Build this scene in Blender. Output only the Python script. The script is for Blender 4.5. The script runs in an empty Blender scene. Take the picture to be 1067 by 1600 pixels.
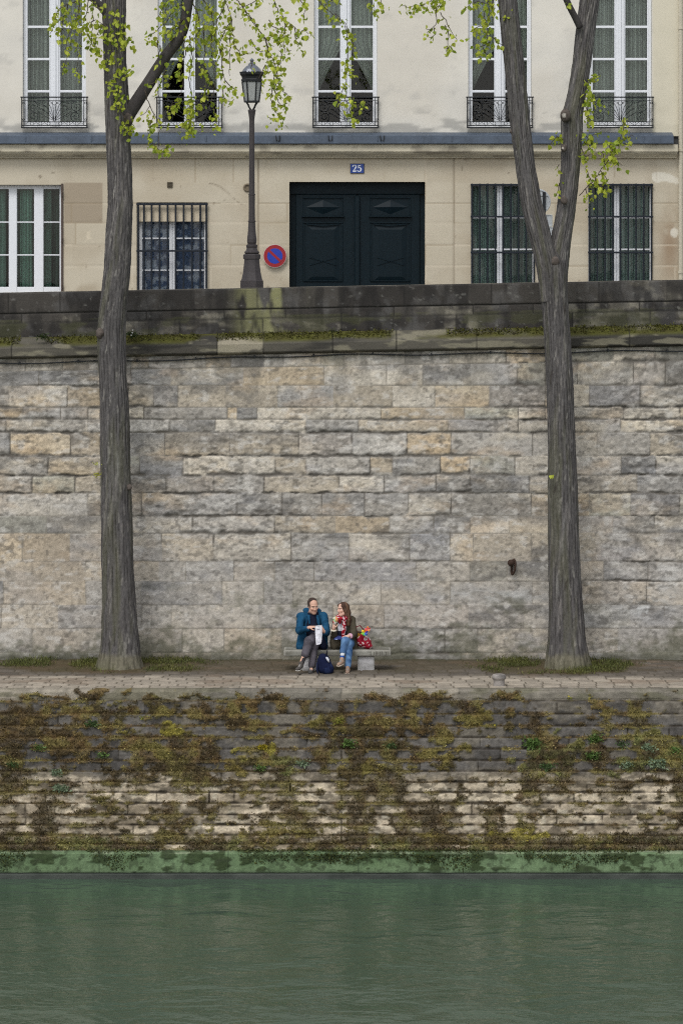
import bpy, math, random
import numpy as np
from mathutils import Vector, Matrix
S = bpy.context.scene
COL = S.collection
random.seed(7); RNG = np.random.default_rng(7)
F = 5280.0; CZ = 7.5; HY = 390.0; CX = 533.5     # focal length in photo pixels, eye height, horizon row
def PX(px, D): return (px - CX) * D / F
def PZ(py, D): return CZ - (py - HY) * D / F
def P(px, py, D): return np.array([PX(px, D), D, PZ(py, D)])
def c(r, g, b, k=1.0):
    f = lambda v: (v/255/12.92 if v/255 <= .04045 else ((v/255+.055)/1.055)**2.4)
    return np.array([f(r)*k, f(g)*k, f(b)*k])

# ---------------------------------------------------------------- noise
def _h(ix, iy, seed):
    h = (ix.astype(np.uint32)*np.uint32(374761393) + iy.astype(np.uint32)*np.uint32(668265263) + np.uint32((seed*144269504+12345) & 0xffffffff))
    h = (h ^ (h >> np.uint32(13)))*np.uint32(1274126177)
    h = (h ^ (h >> np.uint32(16)))*np.uint32(2246822519)
    return ((h ^ (h >> np.uint32(15))) & np.uint32(0xffff)).astype(np.float64)/65535.0
def vn(x, y, seed=0):
    x = np.asarray(x, float)+1000.0; y = np.asarray(y, float)+1000.0
    x, y = np.broadcast_arrays(x, y)
    ix = np.floor(x).astype(np.int64); iy = np.floor(y).astype(np.int64)
    fx = x-ix; fy = y-iy
    fx = fx*fx*(3-2*fx); fy = fy*fy*(3-2*fy)
    a = _h(ix, iy, seed); b = _h(ix+1, iy, seed); d = _h(ix, iy+1, seed); e = _h(ix+1, iy+1, seed)
    return (a*(1-fx)+b*fx)*(1-fy)+(d*(1-fx)+e*fx)*fy
def fbm(x, y, seed=0, o=4):
    t = 0; a = .5; n = 0
    for i in range(o):
        t = t+a*vn(np.asarray(x)*2**i, np.asarray(y)*2**i, seed+17*i); n += a; a *= .5
    return t/n
def sst(a, b, x):
    t = np.clip((x-a)/(b-a), 0, 1); return t*t*(3-2*t)
def mixc(A, B, t):
    t = np.asarray(t)[..., None]; return A*(1-t)+B*t

# ---------------------------------------------------------------- objects
WL = {}
def wl(o): return WL.get(o.name, np.zeros(3)) if o is not None else np.zeros(3)
def tag(o, label=None, cat=None, group=None, kind=None):
    if label: o['label'] = label
    if cat: o['category'] = cat
    if group: o['group'] = group
    if kind: o['kind'] = kind
    return o
def empty(name, loc, label=None, cat=None, group=None, parent=None):
    o = bpy.data.objects.new(name, None); COL.objects.link(o); o.empty_display_size = .2
    loc = np.array(loc, float)
    o.location = loc-wl(parent); o.parent = parent
    WL[o.name] = loc
    return tag(o, label, cat, group)
def mesh_obj(name, V, faces, mat, parent=None, col=None, smooth=True, origin=None, mats=None, midx=None):
    V = np.asarray(V, float)
    if origin is None:
        origin = np.array([(V[:, 0].min()+V[:, 0].max())/2, (V[:, 1].min()+V[:, 1].max())/2, V[:, 2].min()])
    origin = np.array(origin, float)
    me = bpy.data.meshes.new(name)
    Vl = V-origin
    if isinstance(faces, np.ndarray):
        nf, k = faces.shape
        me.vertices.add(len(Vl)); me.vertices.foreach_set('co', Vl.astype(np.float32).ravel())
        me.loops.add(nf*k); me.loops.foreach_set('vertex_index', faces.astype(np.int32).ravel())
        me.polygons.add(nf); me.polygons.foreach_set('loop_start', np.arange(0, nf*k, k, dtype=np.int32))
        me.polygons.foreach_set('loop_total', np.full(nf, k, dtype=np.int32))
        me.update(calc_edges=True); me.validate()
    else:
        me.from_pydata([tuple(v) for v in Vl], [], [tuple(int(i) for i in f) for f in faces]); me.update()
    if col is not None:
        a = me.color_attributes.new('Col', 'FLOAT_COLOR', 'POINT')
        cc = np.ones((len(V), 4), np.float32); cc[:, :3] = np.clip(col, 0.002, .95)
        a.data.foreach_set('color', cc.ravel())
    me.polygons.foreach_set('use_smooth', np.full(len(me.polygons), smooth, dtype=bool))
    for m in (mats or [mat]): me.materials.append(m)
    if midx is not None: me.polygons.foreach_set('material_index', np.asarray(midx, np.int32))
    o = bpy.data.objects.new(name, me); COL.objects.link(o)
    o.location = origin-wl(parent); o.parent = parent
    WL[o.name] = origin
    return o
def grid_faces(n, m, flip=False, off=0):
    i, j = np.meshgrid(np.arange(n-1), np.arange(m-1), indexing='ij')
    a = (i*m+j).ravel()
    f = np.stack([a, a+m, a+m+1, a+1], 1)+off
    return f[:, ::-1] if flip else f
def grid_obj(name, X, Y, Z, Cc, mat, parent=None, keep=None, flip=False, smooth=True, origin=None):
    n, m = X.shape
    f = grid_faces(n, m, flip)
    if keep is not None: f = f[keep.ravel()]
    V = np.stack([X, Y, Z], -1).reshape(-1, 3)
    return mesh_obj(name, V, f, mat, parent, None if Cc is None else Cc.reshape(-1, 3), smooth, origin)
class MB:
    """collects boxes, tubes and plates into one mesh"""
    def __init__(s): s.v = []; s.f = []; s.c = []
    def add(s, V, Fc, col=None):
        o = len(s.v); s.v += [tuple(v) for v in V]; s.f += [tuple(int(i)+o for i in f) for f in Fc]
        s.c += [tuple(col) if col is not None else (.5, .5, .5)]*len(V)
    def box(s, x0, x1, y0, y1, z0, z1, col=None, bev=0.0):
        if x1 < x0: x0, x1 = x1, x0
        if z1 < z0: z0, z1 = z1, z0
        if bev <= 0:
            V = [(x, y, z) for x in (x0, x1) for y in (y0, y1) for z in (z0, z1)]
            s.add(V, [(0, 1, 3, 2), (4, 6, 7, 5), (0, 4, 5, 1), (2, 3, 7, 6), (0, 2, 6, 4), (1, 5, 7, 3)], col)
        else:
            b = min(bev, .45*(x1-x0), .45*(y1-y0), .45*(z1-z0)); V = []; 
            for z, q in ((z0, b), (z0+b, 0), (z1-b, 0), (z1, b)):
                for (x, y) in ((x0+b+q, y0+q), (x1-b-q, y0+q), (x1-q, y0+b+q), (x1-q, y1-b-q), (x1-b-q, y1-q), (x0+b+q, y1-q), (x0+q, y1-b-q), (x0+q, y0+b+q)):
                    V.append((x, y, z))
            Fc = [tuple(range(7, -1, -1)), tuple(range(24, 32))]
            for k in range(3):
                for i in range(8): Fc.append((k*8+i, k*8+(i+1) % 8, k*8+8+(i+1) % 8, k*8+8+i))
            s.add(V, Fc, col)
    def prism(s, pts, y0, y1, col=None):
        """pts = outline in x,z ; extruded along y"""
        n = len(pts); V = [(x, y0, z) for x, z in pts]+[(x, y1, z) for x, z in pts]
        Fc = [tuple(range(n)), tuple(range(2*n-1, n-1, -1))]+[(i, i+n, (i+1) % n+n, (i+1) % n) for i in range(n)]
        s.add(V, Fc, col)
    def tube(s, pts, r, n=6, col=None, cap=True):
        pts = np.asarray(pts, float); N = len(pts)
        r = np.full(N, r) if np.isscalar(r) else np.asarray(r, float)
        T = np.gradient(pts, axis=0); T /= np.linalg.norm(T, axis=1)[:, None]+1e-9
        ref = np.array([0, 1, 0]) if abs(T[0][1]) < .9 else np.array([1, 0, 0])
        V = []
        for i in range(N):
            a = np.cross(T[i], ref); a /= np.linalg.norm(a)+1e-9; b = np.cross(T[i], a); ref = np.cross(a, T[i])
            for k in range(n):
                t = 2*math.pi*k/n; V.append(pts[i]+r[i]*(math.cos(t)*a+math.sin(t)*b))
        Fc = [(i*n+k, i*n+(k+1) % n, (i+1)*n+(k+1) % n, (i+1)*n+k) for i in range(N-1) for k in range(n)]
        if cap: Fc += [tuple(range(n-1, -1, -1)), tuple(range((N-1)*n, N*n))]
        s.add(V, Fc, col)
    def lathe(s, cx, cy, prof, n=20, col=None, rot=0.0, sq=False):
        V = []
        for r, z in prof:
            for k in range(n):
                t = 2*math.pi*k/n+rot; V.append((cx+r*math.cos(t), cy+r*math.sin(t), z))
        N = len(prof)
        Fc = [(i*n+k, i*n+(k+1) % n, (i+1)*n+(k+1) % n, (i+1)*n+k) for i in range(N-1) for k in range(n)]
        Fc += [tuple(range(n-1, -1, -1)), tuple(range((N-1)*n, N*n))]
        s.add(V, Fc, col)
    def build(s, name, mat, parent=None, smooth=False, usecol=False, origin=None):
        return mesh_obj(name, np.array(s.v), s.f, mat, parent, np.array(s.c) if usecol else None, smooth, origin)

# ---------------------------------------------------------------- materials
def new_mat(name):
    m = bpy.data.materials.new(name); m.use_nodes = True
    nt = m.node_tree; b = nt.nodes['Principled BSDF']; return m, nt, b
def N(nt, t, **kw):
    n = nt.nodes.new(t)
    for k, v in kw.items(): setattr(n, k, v)
    return n
def mat(name, col=None, rough=.8, nscale=40, namt=.25, bump=.3, bscale=None, spec=.3, metal=0.0, coarse=None, bdist=.01, stretch=(1, 1, 1)):
    """colour from 'Col' attribute (col None) or a constant, broken up by fine noise, plus noise bump"""
    m, nt, b = new_mat(name); L = nt.links
    b.inputs['Roughness'].default_value = rough; b.inputs['Metallic'].default_value = metal
    b.inputs['Specular IOR Level'].default_value = spec
    tc = N(nt, 'ShaderNodeTexCoord'); mp = N(nt, 'ShaderNodeMapping'); mp.inputs['Scale'].default_value = stretch
    L.new(tc.outputs['Object'], mp.inputs['Vector'])
    n1 = N(nt, 'ShaderNodeTexNoise'); n1.inputs['Scale'].default_value = nscale; n1.inputs['Detail'].default_value = 5; n1.inputs['Roughness'].default_value = .65
    L.new(mp.outputs[0], n1.inputs['Vector'])
    mr = N(nt, 'ShaderNodeMapRange'); mr.inputs[1].default_value = .25; mr.inputs[2].default_value = .75; mr.inputs[3].default_value = 1-namt; mr.inputs[4].default_value = 1+namt
    L.new(n1.outputs['Fac'], mr.inputs[0])
    src = mr.outputs[0]
    if coarse:
        n2 = N(nt, 'ShaderNodeTexNoise'); n2.inputs['Scale'].default_value = coarse[0]; n2.inputs['Detail'].default_value = 4
        L.new(mp.outputs[0], n2.inputs['Vector'])
        m2 = N(nt, 'ShaderNodeMapRange'); m2.inputs[1].default_value = .3; m2.inputs[2].default_value = .7; m2.inputs[3].default_value = 1-coarse[1]; m2.inputs[4].default_value = 1+coarse[1]
        L.new(n2.outputs['Fac'], m2.inputs[0])
        mm = N(nt, 'ShaderNodeMath', operation='MULTIPLY'); L.new(src, mm.inputs[0]); L.new(m2.outputs[0], mm.inputs[1]); src = mm.outputs[0]
    mx = N(nt, 'ShaderNodeVectorMath', operation='SCALE')
    if col is None:
        at = N(nt, 'ShaderNodeAttribute'); at.attribute_name = 'Col'; L.new(at.outputs['Color'], mx.inputs[0])
    else: mx.inputs[0].default_value = tuple(col)
    L.new(src, mx.inputs['Scale']); L.new(mx.outputs[0], b.inputs['Base Color'])
    if bump > 0:
        n3 = N(nt, 'ShaderNodeTexNoise'); n3.inputs['Scale'].default_value = bscale or nscale; n3.inputs['Detail'].default_value = 6; n3.inputs['Roughness'].default_value = .7
        L.new(mp.outputs[0], n3.inputs['Vector'])
        bp = N(nt, 'ShaderNodeBump'); bp.inputs['Strength'].default_value = bump; bp.inputs['Distance'].default_value = bdist
        L.new(n3.outputs['Fac'], bp.inputs['Height']); L.new(bp.outputs[0], b.inputs['Normal'])
    return m
M = {}
M['stone'] = mat('old_stone', None, .92, 55, .30, .6, 45, .15)
M['wetstone'] = mat('mossy_stone', None, .95, 60, .35, .7, 45, .12)
M['plaster'] = mat('plaster', None, .9, 30, .04, .10, 25, .2, coarse=(2.2, .03))
M['ashlar'] = mat('ashlar', None, .9, 45, .06, .15, 40, .2)
M['paving'] = mat('paving', None, .85, 60, .25, .5, 45, .25)
M['bark'] = mat('bark', None, .95, 50, .32, .8, 45, .1, stretch=(1, 1, .35))
M['white'] = mat('white_paint', c(226, 228, 231), .45, 18, .03, .05, 60, .4)
M['iron'] = mat('black_iron', c(26, 29, 32), .5, 40, .3, .2, 60, .4)
M['iron2'] = mat('grey_iron', c(66, 60, 60), .5, 30, .2, .25, 50, .45)
M['doorpaint'] = mat('door_paint', c(5, 23, 30), .5, 14, .2, .08, 40, .2)
M['zinc'] = mat('zinc', c(78, 88, 101), .5, 12, .15, .1, 30, .4, coarse=(3, .15))
M['attr'] = mat('coloured', None, .7, 60, .12, .15, 60, .3)
M['cloth'] = mat('cloth', None, .95, 160, .18, .5, 120, .1, bdist=.004)
M['skin'] = mat('skin', None, .6, 80, .05, .05, 80, .3)
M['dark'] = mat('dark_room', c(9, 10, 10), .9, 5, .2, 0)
M['curtain'] = mat('curtain', None, .95, 60, .08, .1, 60, .1)
M['rust'] = mat('rusty_iron', c(62, 48, 40), .85, 50, .3, .4, 60, .2)
def leaf_mat(name, tr=.45):
    m, nt, b = new_mat(name); L = nt.links
    at = N(nt, 'ShaderNodeAttribute'); at.attribute_name = 'Col'
    L.new(at.outputs['Color'], b.inputs['Base Color']); b.inputs['Roughness'].default_value = .5; b.inputs['Specular IOR Level'].default_value = .3
    t = N(nt, 'ShaderNodeBsdfTranslucent'); L.new(at.outputs['Color'], t.inputs['Color'])
    ms = N(nt, 'ShaderNodeMixShader'); ms.inputs[0].default_value = tr
    L.new(b.outputs[0], ms.inputs[1]); L.new(t.outputs[0], ms.inputs[2]); L.new(ms.outputs[0], nt.nodes['Material Output'].inputs[0])
    return m
M['leaf'] = leaf_mat('leaf'); M['moss'] = leaf_mat('moss', .15)
def glass_mat():
    m, nt, b = new_mat('window_glass'); L = nt.links; nt.nodes.remove(b)
    tr = N(nt, 'ShaderNodeBsdfTransparent'); tr.inputs[0].default_value = (.78, .81, .80, 1)
    gl = N(nt, 'ShaderNodeBsdfGlossy'); gl.inputs['Roughness'].default_value = .03; gl.inputs['Color'].default_value = (1, 1, 1, 1)
    fr = N(nt, 'ShaderNodeFresnel'); fr.inputs[0].default_value = 1.42
    tc = N(nt, 'ShaderNodeTexCoord'); nn = N(nt, 'ShaderNodeTexNoise'); nn.inputs['Scale'].default_value = 2.5; L.new(tc.outputs['Object'], nn.inputs['Vector'])
    bp = N(nt, 'ShaderNodeBump'); bp.inputs['Strength'].default_value = .05; bp.inputs['Distance'].default_value = .02
    L.new(nn.outputs['Fac'], bp.inputs['Height']); L.new(bp.outputs[0], gl.inputs['Normal'])
    ms = N(nt, 'ShaderNodeMixShader'); L.new(fr.outputs[0], ms.inputs[0]); L.new(tr.outputs[0], ms.inputs[1]); L.new(gl.outputs[0], ms.inputs[2])
    L.new(ms.outputs[0], nt.nodes['Material Output'].inputs[0]); return m
M['glass'] = glass_mat()
def water_mat():
    m, nt, b = new_mat('river_water'); L = nt.links
    b.inputs['Base Color'].default_value = (*c(68, 86, 70), 1); b.inputs['Roughness'].default_value = .08; b.inputs['IOR'].default_value = 1.333
    b.inputs['Specular IOR Level'].default_value = .5
    tc = N(nt, 'ShaderNodeTexCoord')
    prev = None
    for sc, st, dist, det in (((.7, .9, 1), .55, .16, 3), ((3.0, 3.4, 1), .36, .045, 4), ((12, 13, 1), .28, .012, 2)):
        mp = N(nt, 'ShaderNodeMapping'); mp.inputs['Scale'].default_value = sc; mp.inputs['Rotation'].default_value = (0, 0, .15)
        L.new(tc.outputs['Object'], mp.inputs['Vector'])
        n = N(nt, 'ShaderNodeTexNoise'); n.inputs['Scale'].default_value = 1; n.inputs['Detail'].default_value = det; n.inputs['Distortion'].default_value = .6
        L.new(mp.outputs[0], n.inputs['Vector'])
        bp = N(nt, 'ShaderNodeBump'); bp.inputs['Strength'].default_value = st; bp.inputs['Distance'].default_value = dist
        L.new(n.outputs['Fac'], bp.inputs['Height'])
        if prev: L.new(prev.outputs[0], bp.inputs['Normal'])
        prev = bp
    L.new(prev.outputs[0], b.inputs['Normal'])
    return m
M['water'] = water_mat()
# ================================================================ setting
def axis(lo, hi, step, far, fstep):
    return np.unique(np.round(np.concatenate([np.arange(-far, lo, fstep), np.arange(lo, hi, step), np.arange(hi, far+fstep, fstep)]), 5))
XA = axis(-7.6, 7.6, .02, 32, .14)
SL = .019
def slope(x): return SL*np.clip(x, -11, 11)

# water, street, promenade
w = MB(); w.add([(-160, -40, -2.945), (160, -40, -2.945), (160, 56.6, -2.945), (-160, 56.6, -2.945)], [(0, 1, 2, 3)])
tag(w.build('river_water', M['water']), kind='structure')
g = MB(); g.add([(-300, 62.1, 5.73), (300, 62.1, 5.73), (300, 700, 5.73), (-300, 700, 5.73)], [(0, 1, 2, 3)])
M['asphalt'] = mat('asphalt', c(72, 72, 72), .9, 60, .25, .4, 80)
tag(g.build('street', M['asphalt']), kind='structure')
g = MB(); g.box(-32, 32, 70.4, 71.95, 5.5, 5.86); tag(g.build('pavement', mat('pavement_stone', c(120, 118, 112), .9, 20, .15, .3)), kind='structure')
g = MB(); g.box(-32, 32, 62.16, 64.4, 5.5, 5.86); tag(g.build('pavement', mat('pavement_stone_worn', c(118, 114, 106), .9, 20, .15, .3)), kind='structure')

# promenade paving
ya = np.concatenate([np.arange(57.64, 61.8, .03)])
Xp, Yp = np.meshgrid(XA, ya, indexing='ij')
wobx = Xp+.03*(fbm(Xp*2, Yp*2, 3)-.5); woby = Yp+.05*(fbm(Xp*.7, Yp*3, 5)-.5)
rw = .27; ri = np.floor((woby-57.42)/rw).astype(int); fy = (woby-57.42)/rw-ri
bw = .30+.05*_h(ri, ri*0+3, 4)
xo = wobx/bw+_h(ri, ri*0, 9)*1.0; ci = np.floor(xo).astype(int); fx = xo-ci
dj = np.minimum(np.minimum(fy, 1-fy)*rw, np.minimum(fx, 1-fx)*bw)
rnd = _h(ci+500, ri+500, 2)
stone = sst(.000, .020, dj+.010*(fbm(Xp*14, Yp*14, 8)-.5))
Zp = .018*stone+.016*(rnd-.5)*stone+.012*(fbm(Xp*1.2, Yp*1.2, 6)-.5)
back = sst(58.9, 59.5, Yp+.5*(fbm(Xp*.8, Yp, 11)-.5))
base = mixc(c(158, 148, 133), c(96, 89, 80), back)*(1+.34*(rnd-.5))[..., None]  # darker earthy rear, with the shade near the wall painted into the colour
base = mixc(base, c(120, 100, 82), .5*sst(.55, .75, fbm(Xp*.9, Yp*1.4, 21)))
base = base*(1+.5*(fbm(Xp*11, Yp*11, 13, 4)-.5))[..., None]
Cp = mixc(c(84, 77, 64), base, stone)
soil = sst(.5, .62, fbm(Xp*.55, Yp*.9, 31)+.10*sst(60.3, 61.4, Yp)-.12*(1-sst(59.6, 60.6, Yp)))*sst(59.2, 60.2, Yp)
def patch(px0, px1, y0, y1):
    cxp = (PX(px0, 60.5)+PX(px1, 60.5))/2; rx = (PX(px1, 60.5)-PX(px0, 60.5))/2
    return 1-sst(.65, 1.15, np.hypot((Xp-cxp)/rx, (Yp-(y0+y1)/2)/((y1-y0)/2))+.5*(fbm(Xp*2.2, Yp*2.2, 41)-.5))
grassm = np.maximum.reduce([patch(-30, 345, 59.55, 62.0), patch(725, 1000, 59.4, 62.0)])
far_right = sst(5.2, 6.2, Xp)*sst(60.3, 61, Yp)*.6
soil = np.maximum(soil*.6, np.clip(grassm*1.2, 0, 1))
Cp = mixc(Cp, mixc(c(70, 66, 42), c(88, 72, 52), fbm(Xp*3, Yp*3, 51)), soil*.9)
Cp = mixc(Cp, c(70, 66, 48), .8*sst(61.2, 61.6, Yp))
Zp = Zp+.02*soil*(fbm(Xp*8, Yp*8, 61))
grid_p = (Xp, Yp, Zp, grassm, soil)
# kerb strip along the edge is part of the lower wall coping
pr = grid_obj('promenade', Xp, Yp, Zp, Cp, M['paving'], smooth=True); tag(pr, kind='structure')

# ---------------------------------------------------------------- upper quay wall
def stones(U, W, rows, joints, seed, wob=.012):
    """distance to joint, row/stone ids, local coordinates inside the stone; U along, W up"""
    U0 = U+wob*1.2*(fbm(U*3, W*3, seed)-.5)*2; W0 = W+wob*(fbm(U*2.2, W*1.0, seed+1)-.5)*2
    ri = np.clip(np.searchsorted(rows, W0.ravel())-1, 0, len(rows)-2).reshape(U.shape)
    d = np.zeros_like(U); ci = np.zeros(U.shape, int); tx = np.zeros_like(U); hw = np.zeros_like(U)
    lo = rows[ri]; hi = rows[ri+1]
    dz = np.minimum(W0-lo, hi-W0); tz = (W0-lo)/(hi-lo)
    for r in range(len(rows)-1):
        m = ri == r
        if not m.any(): continue
        J = joints[r]; u = U0[m]
        k = np.clip(np.searchsorted(J, u), 1, len(J)-1)
        ci[m] = k; hw[m] = np.minimum(u-J[k-1], J[k]-u); tx[m] = (u-J[k-1])/(J[k]-J[k-1])
    d = np.minimum(dz, hw)
    return d, dz, hw, ri, ci, tx, tz
def fill_joints(given, lo, hi, far, mn, mx, rng):
    J = sorted(given); out = list(J)
    x = J[0]
    while x > -far: x -= rng.uniform(mn, mx); out.append(x)
    x = J[-1]
    while x < far: x += rng.uniform(mn, mx); out.append(x)
    return np.array(sorted(out))
DW = 61.6
rowpx = [540, 571, 602, 636, 655, 675, 712, 742, 770, 806, 833, 877, 908, 945, 982, 1020, 1046]
jpx = [[40, 98, 152, 205, 232, 289, 321, 360, 412, 443, 500, 537, 633, 702, 790, 852, 958, 1023],
 [60, 152, 205, 267, 380, 506, 604, 660, 735, 808, 852, 902, 989], [14, 105, 200, 240, 278, 352, 434, 521, 613, 679, 764, 852, 920, 1000],
 [36, 95, 137, 225, 355, 370, 402, 478, 595, 726, 809, 852, 975], [10, 137, 265, 336, 478, 560, 700, 809, 860, 970],
 [15, 110, 157, 257, 358, 466, 550, 636, 704, 832, 933], [75, 160, 218, 286, 430, 478, 578, 613, 688, 734, 804, 857, 970, 1025],
 [50, 117, 157, 260, 334, 412, 529, 600, 681, 735, 827, 995], [-5, 137, 157, 222, 370, 440, 503, 570, 638, 705, 830, 920, 985],
 [73, 160, 301, 429, 524, 608, 678, 734, 795, 857, 958, 1023], [35, 109, 202, 253, 334, 455, 545, 640, 703, 739, 830, 930],
 [63, 134, 248, 290, 365, 429, 491, 651, 734, 792, 860, 943, 1013], [5, 134, 220, 347, 412, 458, 526, 595, 703, 832, 910, 1010],
 [2, 90, 222, 268, 405, 520, 600, 731, 819, 905, 983], [50, 150, 285, 350, 440, 552, 695, 746, 860, 965, 1053], [80, 200, 330, 470, 600, 720, 840, 980]]
rng = np.random.default_rng(11)
rows = np.array([PZ(y, DW) for y in rowpx][::-1]); 
joints = [fill_joints([PX(x, DW) for x in j], 0, 0, 33, .55, 1.5, rng) for j in jpx][::-1]
zs = np.arange(-.05, 5.66, .02)
U, W = np.meshgrid(XA, zs, indexing='ij')
pyy = HY+(CZ-W)*F/DW; pxx = CX+U*F/DW                # photo-like wall coordinates, only used to place the stains
ero = sst(.40, .66, fbm(U*.55, W*.8, 200)+.20*np.exp(-((pyy-735)/95)**2)-.16*sst(850, 930, pyy)-.10*(1-sst(600, 650, pyy)))   # how eaten the courses are
wz = ero*(.045*(fbm(U*1.1, W*.6, 201)-.5)+.05*(fbm(U*4, W*2, 202, 5)-.5))
d, dz, dx, ri, ci, tx, tz = stones(U, W+wz, rows, joints, 100)
rag = fbm(U*6, W*13, 210, 5)-.5
seen = sst(.36, .60, fbm(U*.7, W*1.0, 215)+.22*ero+.12*(1-sst(640, 700, pyy)))                          # elsewhere smeared over with mortar
jh = .012+.026*ero*sst(.30, .66, fbm(U*1.3, W*3, 220, 5)); jv = .010+.010*ero
fz = .008*(fbm(U*22, W*22, 230)-.5)
st = np.minimum(sst(0, 1, (dz+.075*rag*ero+fz)/jh), sst(0, 1, (dx+.03*rag*ero+fz)/jv))
st = 1-(1-st)*(.62+.38*seen)
band_m = (1-sst(0, 1, (dz+.10*rag+.02*(fbm(U*15, W*20, 216, 3)-.5))/(.012+.075*ero*sst(.34, .62, fbm(U*.9, W*2.2, 217, 4)))))*ero
h1 = _h(ci*7+300, ri*13+77, 3); h2 = _h(ci*5+900, ri*11+19, 8); h3 = _h(ci+40, ri+400, 15); h4 = _h(ci*3+11, ri*7+5, 21)
lay = fbm(U*.9, W*16+3*fbm(U*.6, W*.6, 251), 250, 5)       # horizontal bedding
face = .013*(h1-.5)+.014*(fbm(U*3, W*5, 240, 5)-.5)+.016*ero*(lay-.5)-.012*band_m+.014*band_m*(fbm(U*18, W*18, 242, 3)-.5)+.010*(fbm(U*16, W*20, 241)-.5)
pit = sst(.61, .76, fbm(U*6, W*11, 260, 5))*ero
depth = .016*(1-st)*(.5+.5*ero)+.014*pit-face
Yw = DW+depth
pal = np.array([c(172, 166, 156), c(182, 170, 150), c(198, 189, 173), c(150, 147, 142), c(184, 166, 138), c(160, 157, 142), c(166, 158, 148), c(186, 181, 172)])
wgt = np.array([.20, .16, .17, .13, .10, .08, .10, .06]); cw = np.cumsum(wgt/wgt.sum())
pid = np.clip(np.searchsorted(cw, h2), 0, 7)
Cw = pal[pid]*(1+.40*(h3-.5))[..., None]
lowgrey = sst(820, 920, pyy)
Cw = mixc(Cw, c(170, 164, 155), .2+.40*lowgrey)
Cw = mixc(Cw, c(206, 193, 169), .62*h3*sst(.40, .70, fbm(U*1.3, W*2.6, 300, 6)+.10*(h4-.5))*(1-lowgrey*.6))       # buff weathering
Cw = mixc(Cw, c(186, 160, 126), .4*sst(.54, .80, fbm(U*1.6+5, W*3.2, 305, 6)+.16*(h3-.5))*(1-lowgrey*.75))         # ochre
Cw = mixc(Cw, c(150, 150, 152), .62*h1*sst(.42, .68, fbm(U*1.2, W*2.6, 310, 6)))                # grey film
soot = sst(.46, .74, fbm(U*2.4, W*5.0, 320, 6)*.75+.25*h4+.06*(tz-.5))*sst(.42, .66, .6*h1+.55*fbm(U*.5, W*.7, 330))
soot = np.maximum(soot, .95*sst(.50, .70, fbm(U*.8, W*2.2, 335, 6)+.16*np.exp(-(((pxx-830)/170)**2+((pyy-760)/50)**2))+.14*np.exp(-(((pxx-60)/110)**2+((pyy-790)/40)**2))-.05))
soot = soot*(.25+.75*sst(.35, .6, h4))
Cw = mixc(Cw, c(96, 95, 94), .66*soot)
gr_ = fbm(U*13, W*30, 341, 4)
Cw = Cw*(1.0+.8*(gr_-.5)*(.45+.55*ero)+.6*(fbm(U*24, W*24, 342, 2)-.5))[..., None]               # grain
Cw = mixc(Cw, c(212, 208, 200), .5*sst(.56, .76, fbm(U*6, W*12, 350, 6)+.22*(fbm(U*.6, W*.9, 355)-.5)))       # lime bloom
Cw = mixc(Cw, c(200, 200, 197), .6*sst(.42, .6, fbm(U*4, W*9, 362, 5))*np.exp(-(((pxx-780)/80)**2+((pyy-930)/11)**2))+.8*sst(.50, .56, fbm(U*4, W*6, 361, 5))*np.exp(-(((pxx-1008)/34)**2+((pyy-950)/16)**2))+.45*np.exp(-(((pxx-1048)/30)**2+((pyy-910)/34)**2)))
Cw = mixc(Cw, c(132, 129, 123)*(.55+.9*fbm(U*20, W*22, 364, 2))[..., None], .85*band_m)
Cw = mixc(Cw, c(88, 84, 78), .5*sst(.60, .74, fbm(U*11, W*16, 366, 3)+.35*(fbm(U*1.1, W*1.6, 367)-.5)))
mort = mixc(c(136, 130, 119), c(98, 93, 86), np.clip(ero*.9+.5*(fbm(U*2, W*2, 363)-.3), 0, 1))
Cw = mixc(mort, Cw, st)
Cw = mixc(Cw, c(92, 88, 82), .5*pit)
Cw = mixc(Cw, c(92, 92, 74), .72*sst(.44, .74, .55*fbm(U*1.3, W*2.0, 370, 6)+.55*fbm(U*7, W*9, 372, 5)+.30*sst(960, 1036, pyy)-.15)*sst(850, 985, pyy))
Cw = mixc(Cw, c(66, 66, 54), .55*sst(1016, 1034, pyy+10*(fbm(U*2, W*2, 373, 4)-.5)))   # green damp at the foot
Cw = mixc(Cw, c(96, 92, 84), .55*sst(.42, .62, fbm(U*2.5, W*.5, 371, 5))*(1-sst(553, 640, pyy)))                        # runs below the string course
Zw = W+slope(U)*sst(5.0, 5.5, W)
quay = empty('quay_wall', (0, DW, 0), 'tall weathered limestone quay wall with blackened parapet behind the stone bench', 'wall')
grid_obj('wall_face', U, Yw, Zw, Cw, M['stone'], quay, flip=False)

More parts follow.
